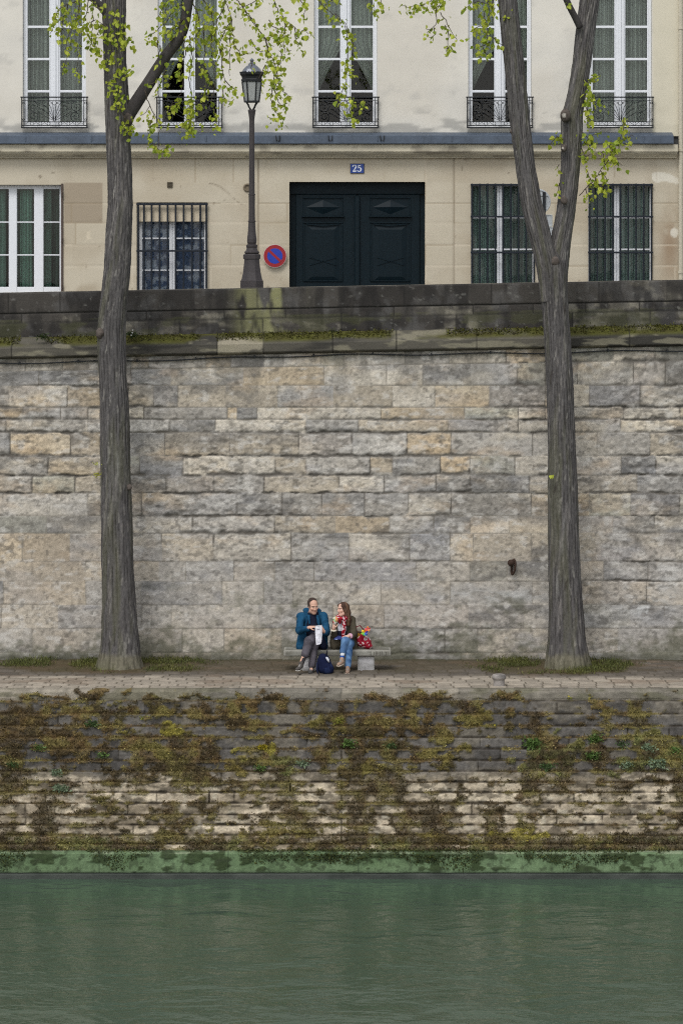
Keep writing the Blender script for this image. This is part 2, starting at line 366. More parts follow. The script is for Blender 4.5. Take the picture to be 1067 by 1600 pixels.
# string course and parapet: profiles swept along the slope
def sweep(name, prof, z0, ds, colf, mt, parent, amp=.006, jt=None, seed=0):
    prof = np.array(prof, float); seg = np.r_[0, np.cumsum(np.hypot(*np.diff(prof, axis=0).T))]
    s = np.unique(np.r_[np.arange(0, seg[-1], ds), seg])
    py_ = np.interp(s, seg, prof[:, 0]); pz_ = np.interp(s, seg, prof[:, 1])
    Ug, Sg = np.meshgrid(XA, s, indexing='ij')
    Yg = np.broadcast_to(py_, Ug.shape).copy(); Zr = np.broadcast_to(pz_, Ug.shape).copy()
    Cg, dep = colf(Ug, Sg, Yg, Zr)
    Yg = Yg+dep+amp*2*(fbm(Ug*6, Sg*9, seed)-.5)
    grid_obj(name, Ug, Yg, Zr+z0+slope(Ug)+amp*(fbm(Ug*4, Sg*9, seed+5)-.5), Cg, mt, parent, flip=True)
def par_col(Ug, Sg, Yg, Zr):
    rws = np.array([-.9, -.56, -.385, 0.0, .2]); jn = [fill_joints([0], 0, 0, 33, .9, 1.6, rng) for _ in range(4)]
    d, dz, dx, ri, ci, tx, tz = stones(Ug, Zr, rws, jn, 400, .004)
    top = (Yg > 61.76)
    st = np.where(top, 1, sst(.003, .016, d+.006*(fbm(Ug*15, Sg*15, 402)-.5)))
    hA = _h(ci+60, ri+3, 31)
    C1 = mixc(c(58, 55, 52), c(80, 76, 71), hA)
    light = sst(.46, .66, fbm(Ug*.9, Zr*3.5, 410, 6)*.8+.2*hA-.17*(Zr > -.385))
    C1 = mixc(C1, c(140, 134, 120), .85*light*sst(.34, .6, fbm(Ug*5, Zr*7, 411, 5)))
    C1 = mixc(C1, c(98, 96, 94), .5*sst(.5, .7, fbm(Ug*3.5, Zr*3.5, 420)))
    C1 = mixc(C1, c(36, 35, 35), .55*sst(.44, .66, fbm(Ug*5, Zr*1.4, 430, 6)))
    grn = np.exp(-((Ug-PX(430, 61.7))/.34)**2)+.6*np.exp(-((Ug-PX(385, 61.7))/.2)**2)
    C1 = mixc(C1, c(152, 150, 108), .75*np.clip(grn, 0, 1)*sst(.36, .58, fbm(Ug*5, Zr*1.6, 440)))
    C1 = mixc(C1, c(88, 90, 56), .3*sst(.5, .62, fbm(Ug*2, Zr*5, 445))*(Zr < -.5))
    C1 = mixc(C1, c(128, 126, 120), .5*sst(.70, .82, fbm(Ug*12, Zr*16, 446, 5)))
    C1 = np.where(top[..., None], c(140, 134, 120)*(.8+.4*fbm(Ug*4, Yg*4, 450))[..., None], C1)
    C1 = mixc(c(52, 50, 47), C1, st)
    return C1, .012*(1-st)
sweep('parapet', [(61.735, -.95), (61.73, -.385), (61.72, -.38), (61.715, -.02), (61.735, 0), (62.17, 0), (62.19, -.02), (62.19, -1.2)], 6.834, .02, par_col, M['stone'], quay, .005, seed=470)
def cor_col(Ug, Sg, Yg, Zr):
    jn = [fill_joints([PX(160, 61.5), PX(340, 61.5), PX(412, 61.5), PX(520, 61.5)], 0, 0, 33, .9, 1.7, rng)]
    d, dz, dx, ri, ci, tx, tz = stones(Ug, Zr, np.array([-3., 3.]), jn, 500, .004)
    st = sst(.003, .014, dx)
    hA = _h(ci+60, ri+3, 51)
    C1 = mixc(c(98, 94, 84), c(74, 71, 65), hA)
    C1 = mixc(C1, c(160, 152, 132), .75*((Ug > PX(340, 61.5)) & (Ug < PX(412, 61.5)))*sst(.3, .5, fbm(Ug*4, Zr*6, 505)))
    C1 = mixc(C1, c(52, 51, 48), .75*sst(.44, .6, fbm(Ug*.8, Zr*4, 510)+.08*sst(.5, 3.5, Ug)))
    C1 = mixc(C1, c(150, 144, 122), .5*sst(.56, .68, fbm(Ug*2, Zr*8, 512)))
    mo = sst(-.03, .05, Zr)*sst(.40, .56, fbm(Ug*.9, Zr*3, 520)+.1*sst(-6, 1, -np.abs(Ug)))
    C1 = mixc(C1, mixc(c(62, 56, 30), c(92, 94, 38), fbm(Ug*7, Zr*14, 525)), .9*mo)
    C1 = mixc(c(48, 46, 42), C1, st)
    return C1, .012*(1-st)-.03*mo*fbm(Ug*12, Zr*12, 530)
sweep('string_course', [(61.72, -.24), (61.54, -.215), (61.47, -.19), (61.455, -.17), (61.45, -.03), (61.47, -.005), (61.52, .03), (61.735, .165)], 5.847, .012, cor_col, M['stone'], quay, .006, seed=570)
wb = MB(); wb.box(-32, 32, 61.66, 62.18, -.5, 5.55); wb.build('wall_core', M['asphalt'], quay)

# cable clipped along the wall
def cab_z(px): return float(np.interp(px, [0, 200, 300, 420, 540, 700, 860, 1067], [567, 563, 561, 558, 554.5, 552, 551, 548]))
cb = MB(); pts = []
for px in np.arange(-420, 1500, 14):
    cz = cab_z(px) if 0 <= px <= 1067 else (567-(px)*.018 if px < 0 else 548-(px-1067)*.018)
    pts.append(P(px, cz+1.3*math.sin(px*.031)+.8*math.sin(px*.011), 61.56))
cb.tube(pts, .011, 6)
cable = empty('cable', pts[0], 'thin black cable clipped along the quay wall under the string course', 'cable')
cb.build('cable_run', M['iron'], cable)
for px in range(30, 1060, 92):
    q = P(px, cab_z(px)+1.3*math.sin(px*.031)+.8*math.sin(px*.011), 61.56); k = MB(); k.box(q[0]-.012, q[0]+.012, q[1]-.016, q[1]+.06, q[2]-.02, q[2]+.035, bev=.004); k.build('clip', M['iron'], cable)

# ---------------------------------------------------------------- lower embankment wall, stepped and mossy
lrow = [1080, 1095, 1116, 1135, 1153, 1171, 1189, 1206, 1223, 1239, 1256, 1274, 1290, 1306, 1320, 1332]
nL = len(lrow)-1
Ds = [57.40]+[57.40-1.1*(i/(nL-1)) for i in range(1, nL)]
ztop = [0.0]+[PZ(lrow[i], Ds[i]) for i in range(1, nL)]+[PZ(1332.5, 56.32)]
pr_y = []; pr_z = []; pr_r = []; pr_t = []
pr_y += [57.66, 57.5, 57.425]; pr_z += [.018, .018, .012]; pr_r += [0]*3; pr_t += [1]*3
for i in range(nL):
    zt, zb = ztop[i], ztop[i+1]; n = 11
    for k in range(n):
        t = k/(n-1); pr_y.append(Ds[i]-.012*t+(.02 if k == 0 and i > 0 else 0)); pr_z.append(zt+(zb-zt)*t-(.004 if k == 0 else 0)); pr_r.append(i); pr_t.append(1-t)
pr_y = np.array(pr_y); pr_z = np.array(pr_z); pr_r = np.array(pr_r); pr_t = np.array(pr_t)
XL = axis(-7.2, 7.2, .02, 32, .14)
U = np.broadcast_to(XL[:, None], (len(XL), len(pr_y))).copy(); W = np.broadcast_to(pr_z, U.shape).copy(); Yl = np.broadcast_to(pr_y, U.shape).copy()
R = np.broadcast_to(pr_r, U.shape); T = np.broadcast_to(pr_t, U.shape)
rl = np.random.default_rng(5)
lj = [fill_joints([0], 0, 0, 33, (1.6 if i == 0 else .45), (2.6 if i == 0 else 1.5), rl) for i in range(nL)]
hx = np.zeros_like(U); cil = np.zeros(U.shape, int)
Uw = U+.02*(fbm(U*5, W*5, 600)-.5)
for i in range(nL):
    m = R == i; k = np.clip(np.searchsorted(lj[i], Uw[m]), 1, len(lj[i])-1); cil[m] = k
    hx[m] = np.minimum(Uw[m]-lj[i][k-1], lj[i][k]-Uw[m])
hh = np.array([ztop[i]-ztop[i+1] for i in range(nL)])[R]
dzl = np.minimum(T, 1-T)*hh
dl = np.minimum(hx*1.6+.004+.02*(fbm(U*.9, W*2, 605)-.4), dzl+.004)
rough = fbm(U*6, W*11, 610, 5)
stl = sst(.0, .026, dl+.05*(rough-.5))
g1 = _h(cil*3+70, R*7+1, 5); g2 = _h(cil+170, R*3+9, 6)
pyl = HY+(CZ-W)*F/Yl; pxl = CX+U*F/Yl
dark = mixc(c(104, 100, 95), c(78, 75, 72), g1)
light = mixc(c(200, 186, 162), c(162, 149, 129), g2)
band = sst(1196, 1228, pyl+16*(fbm(U*1.5, W*2, 620)-.5)*2)
Cl = mixc(dark, light, band)
Cl = mixc(Cl, c(128, 120, 106), .55*sst(.52, .7, fbm(U*2, W*3, 625))*(1-band))
Cl = mixc(Cl, c(106, 95, 78), .62*sst(.44, .66, fbm(U*2.2, W*7, 630, 6))*band)
Cl = mixc(Cl, c(56, 50, 41), .75*sst(.50, .64, fbm(U*5, W*12, 635, 6))*(.35+.5*band))
Cl = Cl*(1+.8*(fbm(U*20, W*24, 636, 3)-.5))[..., None]
Cl = mixc(Cl, c(206, 198, 178), .4*sst(.62, .74, fbm(U*8, W*12, 640))*band)
Cl = mixc(c(46, 41, 33), Cl, stl)
Cl[R == 0] = mixc(mixc(c(146, 138, 124), c(116, 111, 101), g1), c(96, 94, 74), .6*sst(.48, .62, fbm(U*1.7, W*7, 645, 5)))[R == 0]*(.6+.8*fbm(U*9, W*12, 646, 4)[R == 0]*(.5+.5*sst(0, .012, hx[R == 0])))[..., None]
# moss cover: kinds 0 brown, 1 olive, 2 yellow, 3 green, 4 dark
E = [(130,1087,118,6,0,1),(640,1088,58,8,0,1),(300,1086,60,4,1,.7),(130,1110,120,12,0,.9),(250,1105,40,15,1,.8),(40,1120,45,18,0,.9),(150,1104,60,14,1,.9),(370,1113,60,22,0,1),(415,1102,50,12,0,.8),
 (110,1162,75,18,0,.9),(265,1150,36,9,2,1),(240,1178,62,12,1,1),(270,1196,70,16,4,1),(255,1212,100,12,4,1),(410,1169,24,13,2,1),(380,1195,50,15,1,.9),(440,1192,50,15,3,.8),(330,1222,45,13,4,1),(12,1190,28,26,4,1),
 (150,1232,50,9,4,.8),(300,1229,50,9,4,.8),(490,1150,40,12,0,.9),(520,1130,30,12,1,.9),(560,1145,60,25,1,.8),(625,1132,75,18,0,1),(600,1165,65,20,4,.9),(700,1182,35,24,1,.9),(560,1203,60,14,1,.8),
 (610,1245,60,14,4,1),(720,1122,55,12,1,.8),(810,1098,26,9,0,1),(930,1102,34,11,0,.9),(945,1128,42,10,4,.7),(1000,1150,50,20,3,.6),(832,1163,22,14,3,.9),(985,1192,60,16,3,.7),(960,1232,46,12,4,1),(885,1247,34,12,4,1),
 (710,1240,60,12,4,1),(1030,1222,34,12,4,.9),(1045,1180,30,24,3,.7),(905,1092,10,4,2,.9),(60,1205,40,10,4,.8),(200,1170,40,12,0,.8),(330,1170,50,14,0,.7),(480,1225,50,8,4,.7),(790,1140,30,10,1,.6),(1040,1110,35,9,1,.6),
 (800,1306,45,7,2,1),(700,1312,140,9,1,1),(120,1262,60,6,4,.7),(250,1300,40,8,4,.9),(60,1300,60,8,4,.9),(420,1245,35,7,4,.7),(330,1275,30,7,4,.6),(580,1270,50,8,4,.6),(700,1275,50,8,4,.7),(1010,1255,40,9,4,.8),(440,1300,60,7,1,.8),(960,1290,90,8,4,.7),(200,1285,60,6,4,.6)]
KC = [c(104, 82, 50), c(122, 114, 54), c(146, 136, 60), c(98, 114, 64), c(62, 54, 36)]
wx = pxl+55*(fbm(U*2.2, W*3.5, 650, 6)-.5)*2; wy = pyl+(22-14*sst(1200, 1230, pyl))*(fbm(U*2.4, W*4, 655, 6)-.5)*2
mm = np.zeros_like(U); mk = np.full(U.shape, 1); best = np.zeros_like(U)
for (ex, ey, rx, ry, kd, sg) in E:
    v = sg*np.exp(-1.1*(((wx-ex)/rx)**2+((wy-ey)/ry)**2))
    up = v > best; best = np.maximum(best, v); mk[up] = kd
inframe = (np.abs(pxl-533) < 600)
best = np.maximum(best, .42*sst(1092, 1104, pyl)*(1-sst(1195, 1225, pyl))*sst(.35, .6, fbm(U*.9, W*1.6, 658)))
best = best*(1-.92*sst(1222, 1236, pyl)*(1-sst(1288, 1304, pyl)))
best = np.where(inframe, best, .8*sst(.45, .65, fbm(U*.8, W*2, 657)))
frag = fbm(U*6, W*9, 660, 6)
mm = sst(.40, .56, best*.70+1.25*(frag-.40)-.05*sst(1218, 1236, pyl)*(1-sst(1290, 1306, pyl)))
mm = np.maximum(mm, .95*sst(.60, .68, fbm(U*6, W*10, 662, 4)+.10*(fbm(U*.9, W*2.5, 663)-.5))*sst(1205, 1225, pyl))
ledge = sst(.54, .66, fbm(U*3.2, W*2, 665)+.22*(1-np.minimum(1, dzl/.05))-.03)*(R > 0)
foot = sst(1300, 1316, pyl)*sst(.30, .52, fbm(U*2, W*9, 670)+.06)
mk = np.where((ledge*.9 > mm), np.where(pyl < 1200, np.where(fbm(U*1.2, W, 671) > .5, 0, 1), 4), mk)
mk = np.where((foot > mm) & (foot > ledge), np.where(fbm(U*3, W*5, 672) > .56, 3, 4), mk)
moss = np.maximum.reduce([mm, ledge*.85, foot*.95])
kc = np.array(KC)[mk]
mv = fbm(U*4, W*6, 674, 5)
kf = fbm(U*7, W*9, 676, 3)[..., None]; kc = np.where((mk == 2)[..., None], kc*.85, .40*kc+.60*(c(106, 82, 56)*(1-kf)+c(98, 96, 54)*kf))
kc = mixc(kc, c(64, 54, 38), .75*sst(.48, .62, mv)); kc = mixc(kc, c(122, 114, 66), .5*sst(.46, .34, mv))
Cl = mixc(Cl, kc*(.35+1.25*fbm(U*17, W*19, 675))[..., None], .92*moss)
dep = .022*(1-stl)-.014*(g2-.5)-.018*(rough-.5)-moss*.035*(.4+1.0*fbm(U*15, W*15, 680))
slot = np.zeros_like(U)
for sx, i in ((453.5, 8), (327, 9)):
    slot = np.maximum(slot, (np.abs(pxl-sx) < 1.5)*(R == i))
dep = dep+.14*slot; Cl = mixc(Cl, c(14, 13, 12), slot)
emb = empty('embankment_wall', (0, 56.8, -2.9), 'mossy stepped stone embankment wall rising from the river to the paved quay', 'wall')
Yl2 = Yl+dep*np.where(np.arange(len(pr_y)) < 3, 0, 1)
grid_obj('stepped_face', U, Yl2, W, Cl, M['wetstone'], emb, flip=True)
MOSS = (U, Yl2, W, moss, mk)
# green footing at the waterline
def foot_part(name, prof, colf, zj, seed):
    prof = np.array(prof); seg = np.r_[0, np.cumsum(np.hypot(*np.diff(prof, axis=0).T))]
    s = np.unique(np.r_[np.arange(0, seg[-1], .016), seg]); yy = np.interp(s, seg, prof[:, 0]); zz = np.interp(s, seg, prof[:, 1])
    Ug = np.broadcast_to(XL[:, None], (len(XL), len(s))).copy(); Yg = np.broadcast_to(yy, Ug.shape).copy(); Zg = np.broadcast_to(zz, Ug.shape).copy()
    C1, dp = colf(Ug, Yg, Zg)
    grid_obj(name, Ug, Yg+dp, Zg, C1, M['wetstone'], emb, flip=True)
def green(Ug, Yg, Zg):
    J = fill_joints([PX(x, 56.1) for x in (155, 357, 560, 770, 960)], 0, 0, 33, 1.8, 2.8, rl)
    k = np.clip(np.searchsorted(J, Ug), 1, len(J)-1); hxx = np.minimum(Ug-J[k-1], J[k]-Ug)
    C1 = mixc(c(114, 133, 101), c(95, 115, 81), fbm(Ug*2, Zg*3, 700))
    C1 = mixc(C1, c(136, 144, 118), .7*sst(-2.56, -2.525, Zg)*sst(.35, .6, fbm(Ug*3, Yg*9, 702)))
    bl = sst(.52, .60, fbm(Ug*4.5, Zg*9, 705, 6)+.15*np.exp(-((Zg+2.58)/.05)**2)-.03+.10*(fbm(Ug*.5, Zg*.1, 706)-.5))
    C1 = mixc(C1, c(52, 62, 38), .85*bl)
    C1 = mixc(C1, c(62, 70, 52), .6*sst(.6, .7, fbm(Ug*14, Zg*14, 707)))
    C1 = mixc(C1, c(72, 82, 66), .8*sst(-2.80, -2.86, Zg))
    C1 = C1*(1+.55*(fbm(Ug*16, Zg*12, 715, 4)-.5)+.35*(fbm(Ug*7, Zg*1.2, 716, 3)-.5))[..., None]
    jt = .5*sst(.010, .004, hxx); C1 = mixc(C1, c(40, 46, 36), jt)
    return C1, .008*jt-.02*bl*fbm(Ug*14, Zg*14, 709)+.03*(fbm(Ug*1.5, Zg*3, 710, 5)-.5)+.012*(fbm(Ug*9, Zg*9, 711)-.5)
foot_part('footing', [(56.33, -2.505), (56.13, -2.52), (56.10, -2.535), (56.095, -2.852), (56.3, -2.856)], green, None, 0)
def toe(Ug, Yg, Zg):
    C1 = mixc(c(84, 88, 82), c(54, 58, 54), fbm(Ug*3, Zg*8, 720)); return C1, .01*fbm(Ug*8, Zg*20, 725)
foot_part('waterline_toe', [(56.3, -2.858), (56.05, -2.864), (56.015, -2.875), (56.0, -3.4)], toe, None, 0)

# moss tufts: thousands of tiny leaves on the mossy stone, one thing nobody could count
mU, mY, mW, mMo, mK = MOSS
sel = np.nonzero(((mMo > .45) & (np.abs(mU) < 7.0) & (mW < .0)).ravel())[0]
rr = np.random.default_rng(3)
sel = sel[rr.random(len(sel)) < .5]
def tufts(Pts, Cb, per, size, seed, updir=(0, -.7, .7), spread=.8, aspect=(.35, .8)):
    r = np.random.default_rng(seed); n = len(Pts)*per
    base = np.repeat(Pts, per, 0)+r.normal(0, size*.5, (n, 3))
    dirv = np.array(updir)+r.normal(0, spread, (n, 3)); dirv /= np.linalg.norm(dirv, axis=1)[:, None]
    side = np.cross(dirv, r.normal(0, 1, (n, 3))); side /= np.linalg.norm(side, axis=1)[:, None]+1e-9
    ln = size*r.uniform(.5, 1.4, n)[:, None]; wd = ln*r.uniform(aspect[0], aspect[1], n)[:, None]*.5
    V = np.stack([base, base+dirv*ln*.5+side*wd, base+dirv*ln, base+dirv*ln*.5-side*wd], 1).reshape(-1, 3)
    Fq = np.arange(n*4).reshape(n, 4)
    Cc = np.repeat(np.repeat(Cb, per, 0)*r.uniform(.35, 1.65, (n, 1)), 4, 0)
    return V, Fq, Cc
Pm = np.stack([mU.ravel()[sel], mY.ravel()[sel]-.004, mW.ravel()[sel]], 1); Km = kc.reshape(-1, 3)[sel]*1.3
V, Fq, Cc = tufts(Pm, Km, 3, .030, 21, spread=1.0)
tag(mesh_obj('moss', V, Fq, M['moss'], None, Cc, False), 'brown and olive moss clumps growing over the stepped embankment stones', 'moss', kind='stuff')
n = 20000; ux = rr.uniform(-7, 7, n); q = rr.random(n)**1.8; keep = fbm(ux*1.6, q*.5, 733, 4) > .34+.42*q; ux = ux[keep]; q = q[keep]
Pm = np.stack([ux, 56.30-.19*np.minimum(1, q*5+rr.random(len(ux))*.6), -2.515-.30*q], 1); Km = mixc(c(48, 52, 30), c(86, 92, 46), rr.random(len(ux)))
V, Fq, Cc = tufts(Pm, Km, 3, .030, 27, spread=1.0)
tag(mesh_obj('moss', V, Fq, M['moss'], None, Cc, False), 'dark green moss spilling over the edge of the green footing at the waterline', 'moss', kind='stuff')
# moss on the string course of the upper wall
n = 5200; ux = rr.uniform(-7.4, 7.4, n); keep = fbm(ux*.9, ux*0+.3, 520) > .40; ux = ux[keep]; q = rr.random(len(ux))
Pm = np.stack([ux, 61.55+q*.17, 5.847+.03+q*.13+slope(ux)], 1)
Km = mixc(c(64, 58, 30), c(100, 102, 44), rr.random(len(ux)))
V, Fq, Cc = tufts(Pm, Km, 3, .035, 22)
tag(mesh_obj('moss', V, Fq, M['moss'], None, Cc, False), 'olive moss strip growing on the string course below the parapet', 'moss', kind='stuff')
# grass at the foot of the trees
gX, gY, gZ, gG, gS = grid_p
pr_ = (gG > .3).ravel() & (np.abs(gX.ravel()) < 6.8)
sel = np.nonzero(pr_)[0]; sel = sel[rr.random(len(sel)) < np.clip((gG.ravel()[sel]-.2)*.9*(fbm(gX.ravel()[sel]*1.6, gY.ravel()[sel]*1.6, 77, 5) > .45), 0, .6)]
Pm = np.stack([gX.ravel()[sel], gY.ravel()[sel], gZ.ravel()[sel]], 1)
Km = mixc(c(66, 78, 38), c(112, 110, 60), fbm(Pm[:, 0]*2, Pm[:, 1]*2, 78))
V, Fq, Cc = tufts(Pm, Km, 4, .05, 23, (0, -.1, 1), .35, (.10, .22))
tag(mesh_obj('grass', V, Fq, M['moss'], None, Cc, False), 'short patchy grass growing round both tree bases at the wall foot', 'grass', kind='stuff')
# ================================================================ the house across the street
DH = 72.0; MH = DH/F                       # metres per photo pixel on the facade
hx0, hx1 = -13.0, PX(1062, DH)
house = empty('house', (-3, DH, 5.8), 'cream plastered house with tan stone ground floor and dark double door numbered 25', 'house')
UPW = [85, 296, 540, 781, 969, -127]; LOW = [(-113, 97, 288, 466), (213.5, 324, 315.5, 470), (735.5, 836, 286.5, 470), (919, 1020, 288, 470)]
DOOR = (452, 664, 283.5, 520)
def holes_grid(holes, x0, x1, z0, z1, step):
    xs = np.r_[np.arange(x0, x1, step), x1]; zs = np.r_[np.arange(z0, z1, step), z1]
    for (a, b_, e, f_) in holes:
        xs = np.r_[xs, a, b_]; zs = np.r_[zs, e, f_]
    xs = np.unique(np.round(xs, 5)); zs = np.unique(np.round(zs, 5))
    xs = xs[np.r_[True, np.diff(xs) > .002]]; zs = zs[np.r_[True, np.diff(zs) > .002]]
    U, W = np.meshgrid(xs, zs, indexing='ij')
    cx = (U[:-1, :-1]+U[1:, 1:])/2; cz = (W[:-1, :-1]+W[1:, 1:])/2
    keep = np.ones(cx.shape, bool)
    for (a, b_, e, f_) in holes: keep &= ~((cx > a+.001) & (cx < b_-.001) & (cz > e+.001) & (cz < f_-.001))
    return U, W, keep
hw_holes = [(PX(q-49.5, DH), PX(q+49.5, DH), PZ(198, DH), PZ(-66, DH)) for q in UPW]
U, W, keep = holes_grid(hw_holes, hx0, hx1, PZ(212, DH), 16.6, .05)
pxh = CX+U/MH; pyh = HY+(CZ-W)/MH
Ch = mixc(c(222, 217, 205), c(214, 208, 195), sst(.35, .65, fbm(U*.7, W*.5, 800)))
Ch = mixc(Ch, c(200, 197, 189), .35*sst(.42, .7, fbm(U*.8, W*1.2, 805, 6)))
Ch = mixc(Ch, c(150, 148, 142), .7*sst(.46, .62, fbm(U*2.2, W*7, 810)+.25*np.exp(-((pyh-200)/10)**2)-.14)*sst(150, 195, pyh))
Ch = mixc(Ch, c(178, 175, 168), .4*sst(.66, .84, fbm(U*2.5, W*4, 815, 6)+.06*sst(60, 170, pyh)))
Ch = mixc(Ch, c(212, 204, 180), .8*sst(1018, 1021, pxh))
grid_obj('upper_wall', U, np.full_like(U, DH)+.006*(fbm(U*3, W*3, 820)-.5), W, Ch, M['plaster'], house, keep)
lw_holes = [(PX(a, DH), PX(b_, DH), PZ(f_, DH), PZ(e, DH)) for a, b_, e, f_ in LOW]+[(PX(DOOR[0], DH), PX(DOOR[1], DH), 5.7, PZ(DOOR[2], DH))]
U, W, keep = holes_grid(lw_holes, hx0, hx1, 5.7, PZ(240, DH), .028)
pxh = CX+U/MH; pyh = HY+(CZ-W)/MH
lrows = np.array([PZ(y, DH) for y in (245, 285, 317, 348, 382, 415, 449, 484, 530)][::-1]); lrows[-1] += .2
lj_ = [[60, 113, 240, 305, 365, 404, 450, 540, 600, 664, 709, 840, 905, 960, 1025], [100, 160, 200, 345, 404, 425, 664, 709, 880], [98, 112, 206, 324, 404, 449, 664, 709, 868], [118, 200, 325, 372, 404, 664, 709, 865],
       [98, 113, 206, 360, 404, 430, 664, 709, 870], [128, 206, 330, 404, 664, 709, 880], [100, 206, 404, 449, 709, 890], [120, 206, 350, 404, 709, 880]]
rq = np.random.default_rng(8)
d, dz, dx, ri, ci, tx, tz = stones(U, W, lrows, [fill_joints([PX(x, DH) for x in j], 0, 0, 16, .6, 1.3, rq) for j in lj_][::-1], 840, .002)
hA = _h(ci*3+9, ri*5+60, 13)
Ch = mixc(c(194, 184, 163), c(186, 175, 154), hA)
Ch = mixc(Ch, c(206, 197, 177), .5*sst(.4, .7, fbm(U*1.1, W*1.3, 845, 6)))
Ch = mixc(Ch, c(172, 156, 130), .3*sst(.44, .72, fbm(U*1.0, W*1.6, 850, 6)))
Ch = mixc(Ch, c(158, 144, 124), .85*sst(99, 101, pxh)*sst(161, 159, pxh)*sst(284, 286, pyh)*sst(349, 347, pyh))
Ch = mixc(Ch, c(216, 204, 180), .7*sst(.5, .6, fbm(U*5, W*6, 855))*np.exp(-(((pxh-140)/18)**2+((pyh-370)/12)**2)))
Ch = mixc(Ch, c(140, 112, 84), .7*sst(.40, .6, fbm(U*3, W*2, 860))*np.exp(-(((pxh-1046)/16)**2+((pyh-385)/50)**2)))
blob = np.exp(-(((pxh-1027)/9)**2+((pyh-277)/9)**2))+np.exp(-(((pxh-1048)/18)**2+((pyh-276-.3*(pxh-1040))/7)**2))+np.exp(-(((pxh-1053)/8)**2+((pyh-363)/9)**2))
Ch = mixc(Ch, c(222, 216, 200), .85*sst(.40, .62, blob+.5*(fbm(U*8, W*8, 865)-.5)))
Ch = mixc(Ch, c(110, 96, 78), .6*sst(.86, .90, fbm(U*7, W*7, 870, 2))*sst(.4, .6, fbm(U*.6, W*.8, 873)))
crk = np.exp(-((pyh-(286+34*sst(0, 1, (pxh-322)/62)**1.5))/1.1)**2)*(pxh > 326)*(pxh < 384)
Ch = mixc(Ch, c(116, 102, 84), .7*crk*sst(.3, .5, fbm(U*20, W*20, 871)))
Ch = mixc(Ch, c(150, 134, 110), .5*sst(425, 455, pyh)*sst(.4, .6, fbm(U*2, W*2, 872)))
jt = sst(.012, .004, d)
seam = np.maximum(np.exp(-((pxh-404)/1.1)**2), .8*np.exp(-((pxh-709)/1.3)**2))
jc = np.where((hA > .5)[..., None], c(216, 204, 182), c(156, 140, 114))
Ch = mixc(Ch, jc, .55*jt*(_h(ri+1, ci+5, 3) > .25)); Ch = mixc(Ch, c(118, 104, 84), .75*seam)
grid_obj('ground_floor_wall', U, DH+.006*jt+.01*seam+.004*(fbm(U*5, W*5, 875)-.5), W, Ch, M['ashlar'], house, keep)
# cornice and zinc flashing
def xsweep(name, prof, x0, x1, colf, mt, step=.1):
    prof = np.array(prof); xs = np.r_[np.arange(x0, x1, step), x1]
    Ug = np.broadcast_to(xs[:, None], (len(xs), len(prof))).copy(); Yg = np.broadcast_to(prof[:, 0], Ug.shape).copy(); Zg = np.broadcast_to(prof[:, 1], Ug.shape).copy()
    o = mesh_obj(name, np.stack([Ug, Yg, Zg], -1).reshape(-1, 3), np.vstack([grid_faces(*Ug.shape, True)]), mt, house, colf(Ug, Zg).reshape(-1, 3), False)
    return o
z = lambda py: PZ(py, 71.75)
xc1 = PX(1059, 71.7)
ccol = lambda Ug, Zg: mixc(mixc(c(208, 199, 176), c(186, 178, 158), sst(.4, .65, fbm(Ug*1.6, Zg*9, 880))), c(122, 114, 100), .6*sst(.60, .72, fbm(Ug*3, Zg*14, 881)))
M['cornice'] = mat('cornice_stone', None, .9, 40, .12, .3)
xsweep('cornice', [(72.06, z(224.5)), (71.72, z(225)), (71.715, z(229)), (71.715, z(236)), (71.75, z(236.6)), (71.755, z(237.6)), (71.77, z(239)), (71.81, z(241)), (71.85, z(242)), (71.86, z(243.4)), (71.90, z(244)), (71.905, z(245.6)), (72.04, z(246.4))], hx0, xc1, ccol, M['cornice'], .06)
e_ = MB(); e_.prism([], 0, 0) if False else None
cap = [(72.06, z(224.5)), (71.72, z(225)), (71.715, z(236)), (71.755, z(237.6)), (71.81, z(241)), (71.86, z(243.4)), (71.905, z(245.6)), (72.06, z(246.4))]
e_.add([(xc1, y, zz) for y, zz in cap], [tuple(range(len(cap)))]); e_.build('cornice_end', mat('cornice_end_stone', c(190, 182, 160)), house)
xf = PX(1052, 71.7)
fl = MB()
zt = lambda py: PZ(py, 71.7)
prof = [(72.05, zt(204)), (71.99, zt(205.5)), (71.80, zt(208.5)), (71.68, zt(210.5)), (71.66, zt(211.5)), (71.655, zt(221.5)), (71.63, zt(222)), (71.63, zt(223.6)), (71.72, zt(224)), (72.05, zt(224))]
fl.add([(hx0, y, q) for y, q in prof]+[(xf, y, q) for y, q in prof], [(i, i+1, i+11, i+10) for i in range(9)]+[tuple(range(10, 20))])
for q in (-60, 40, 143, 246, 322, 436, 590, 706, 800, 902, 1005): fl.box(PX(q, 71.7)-.012, PX(q, 71.7)+.012, 71.64, 71.70, zt(221), zt(211), bev=.004)
flo = fl.build('zinc_flashing', M['zinc'], house)
for q in (434, 516, 597):
    k = MB()
    for s in (-3, 3): k.tube([P(q+s, 211, 71.63), P(q+s*.8, 218, 71.62), P(q+s*.2, 219.5, 71.62)], .012, 5)
    k.build('hook', M['iron'], flo)
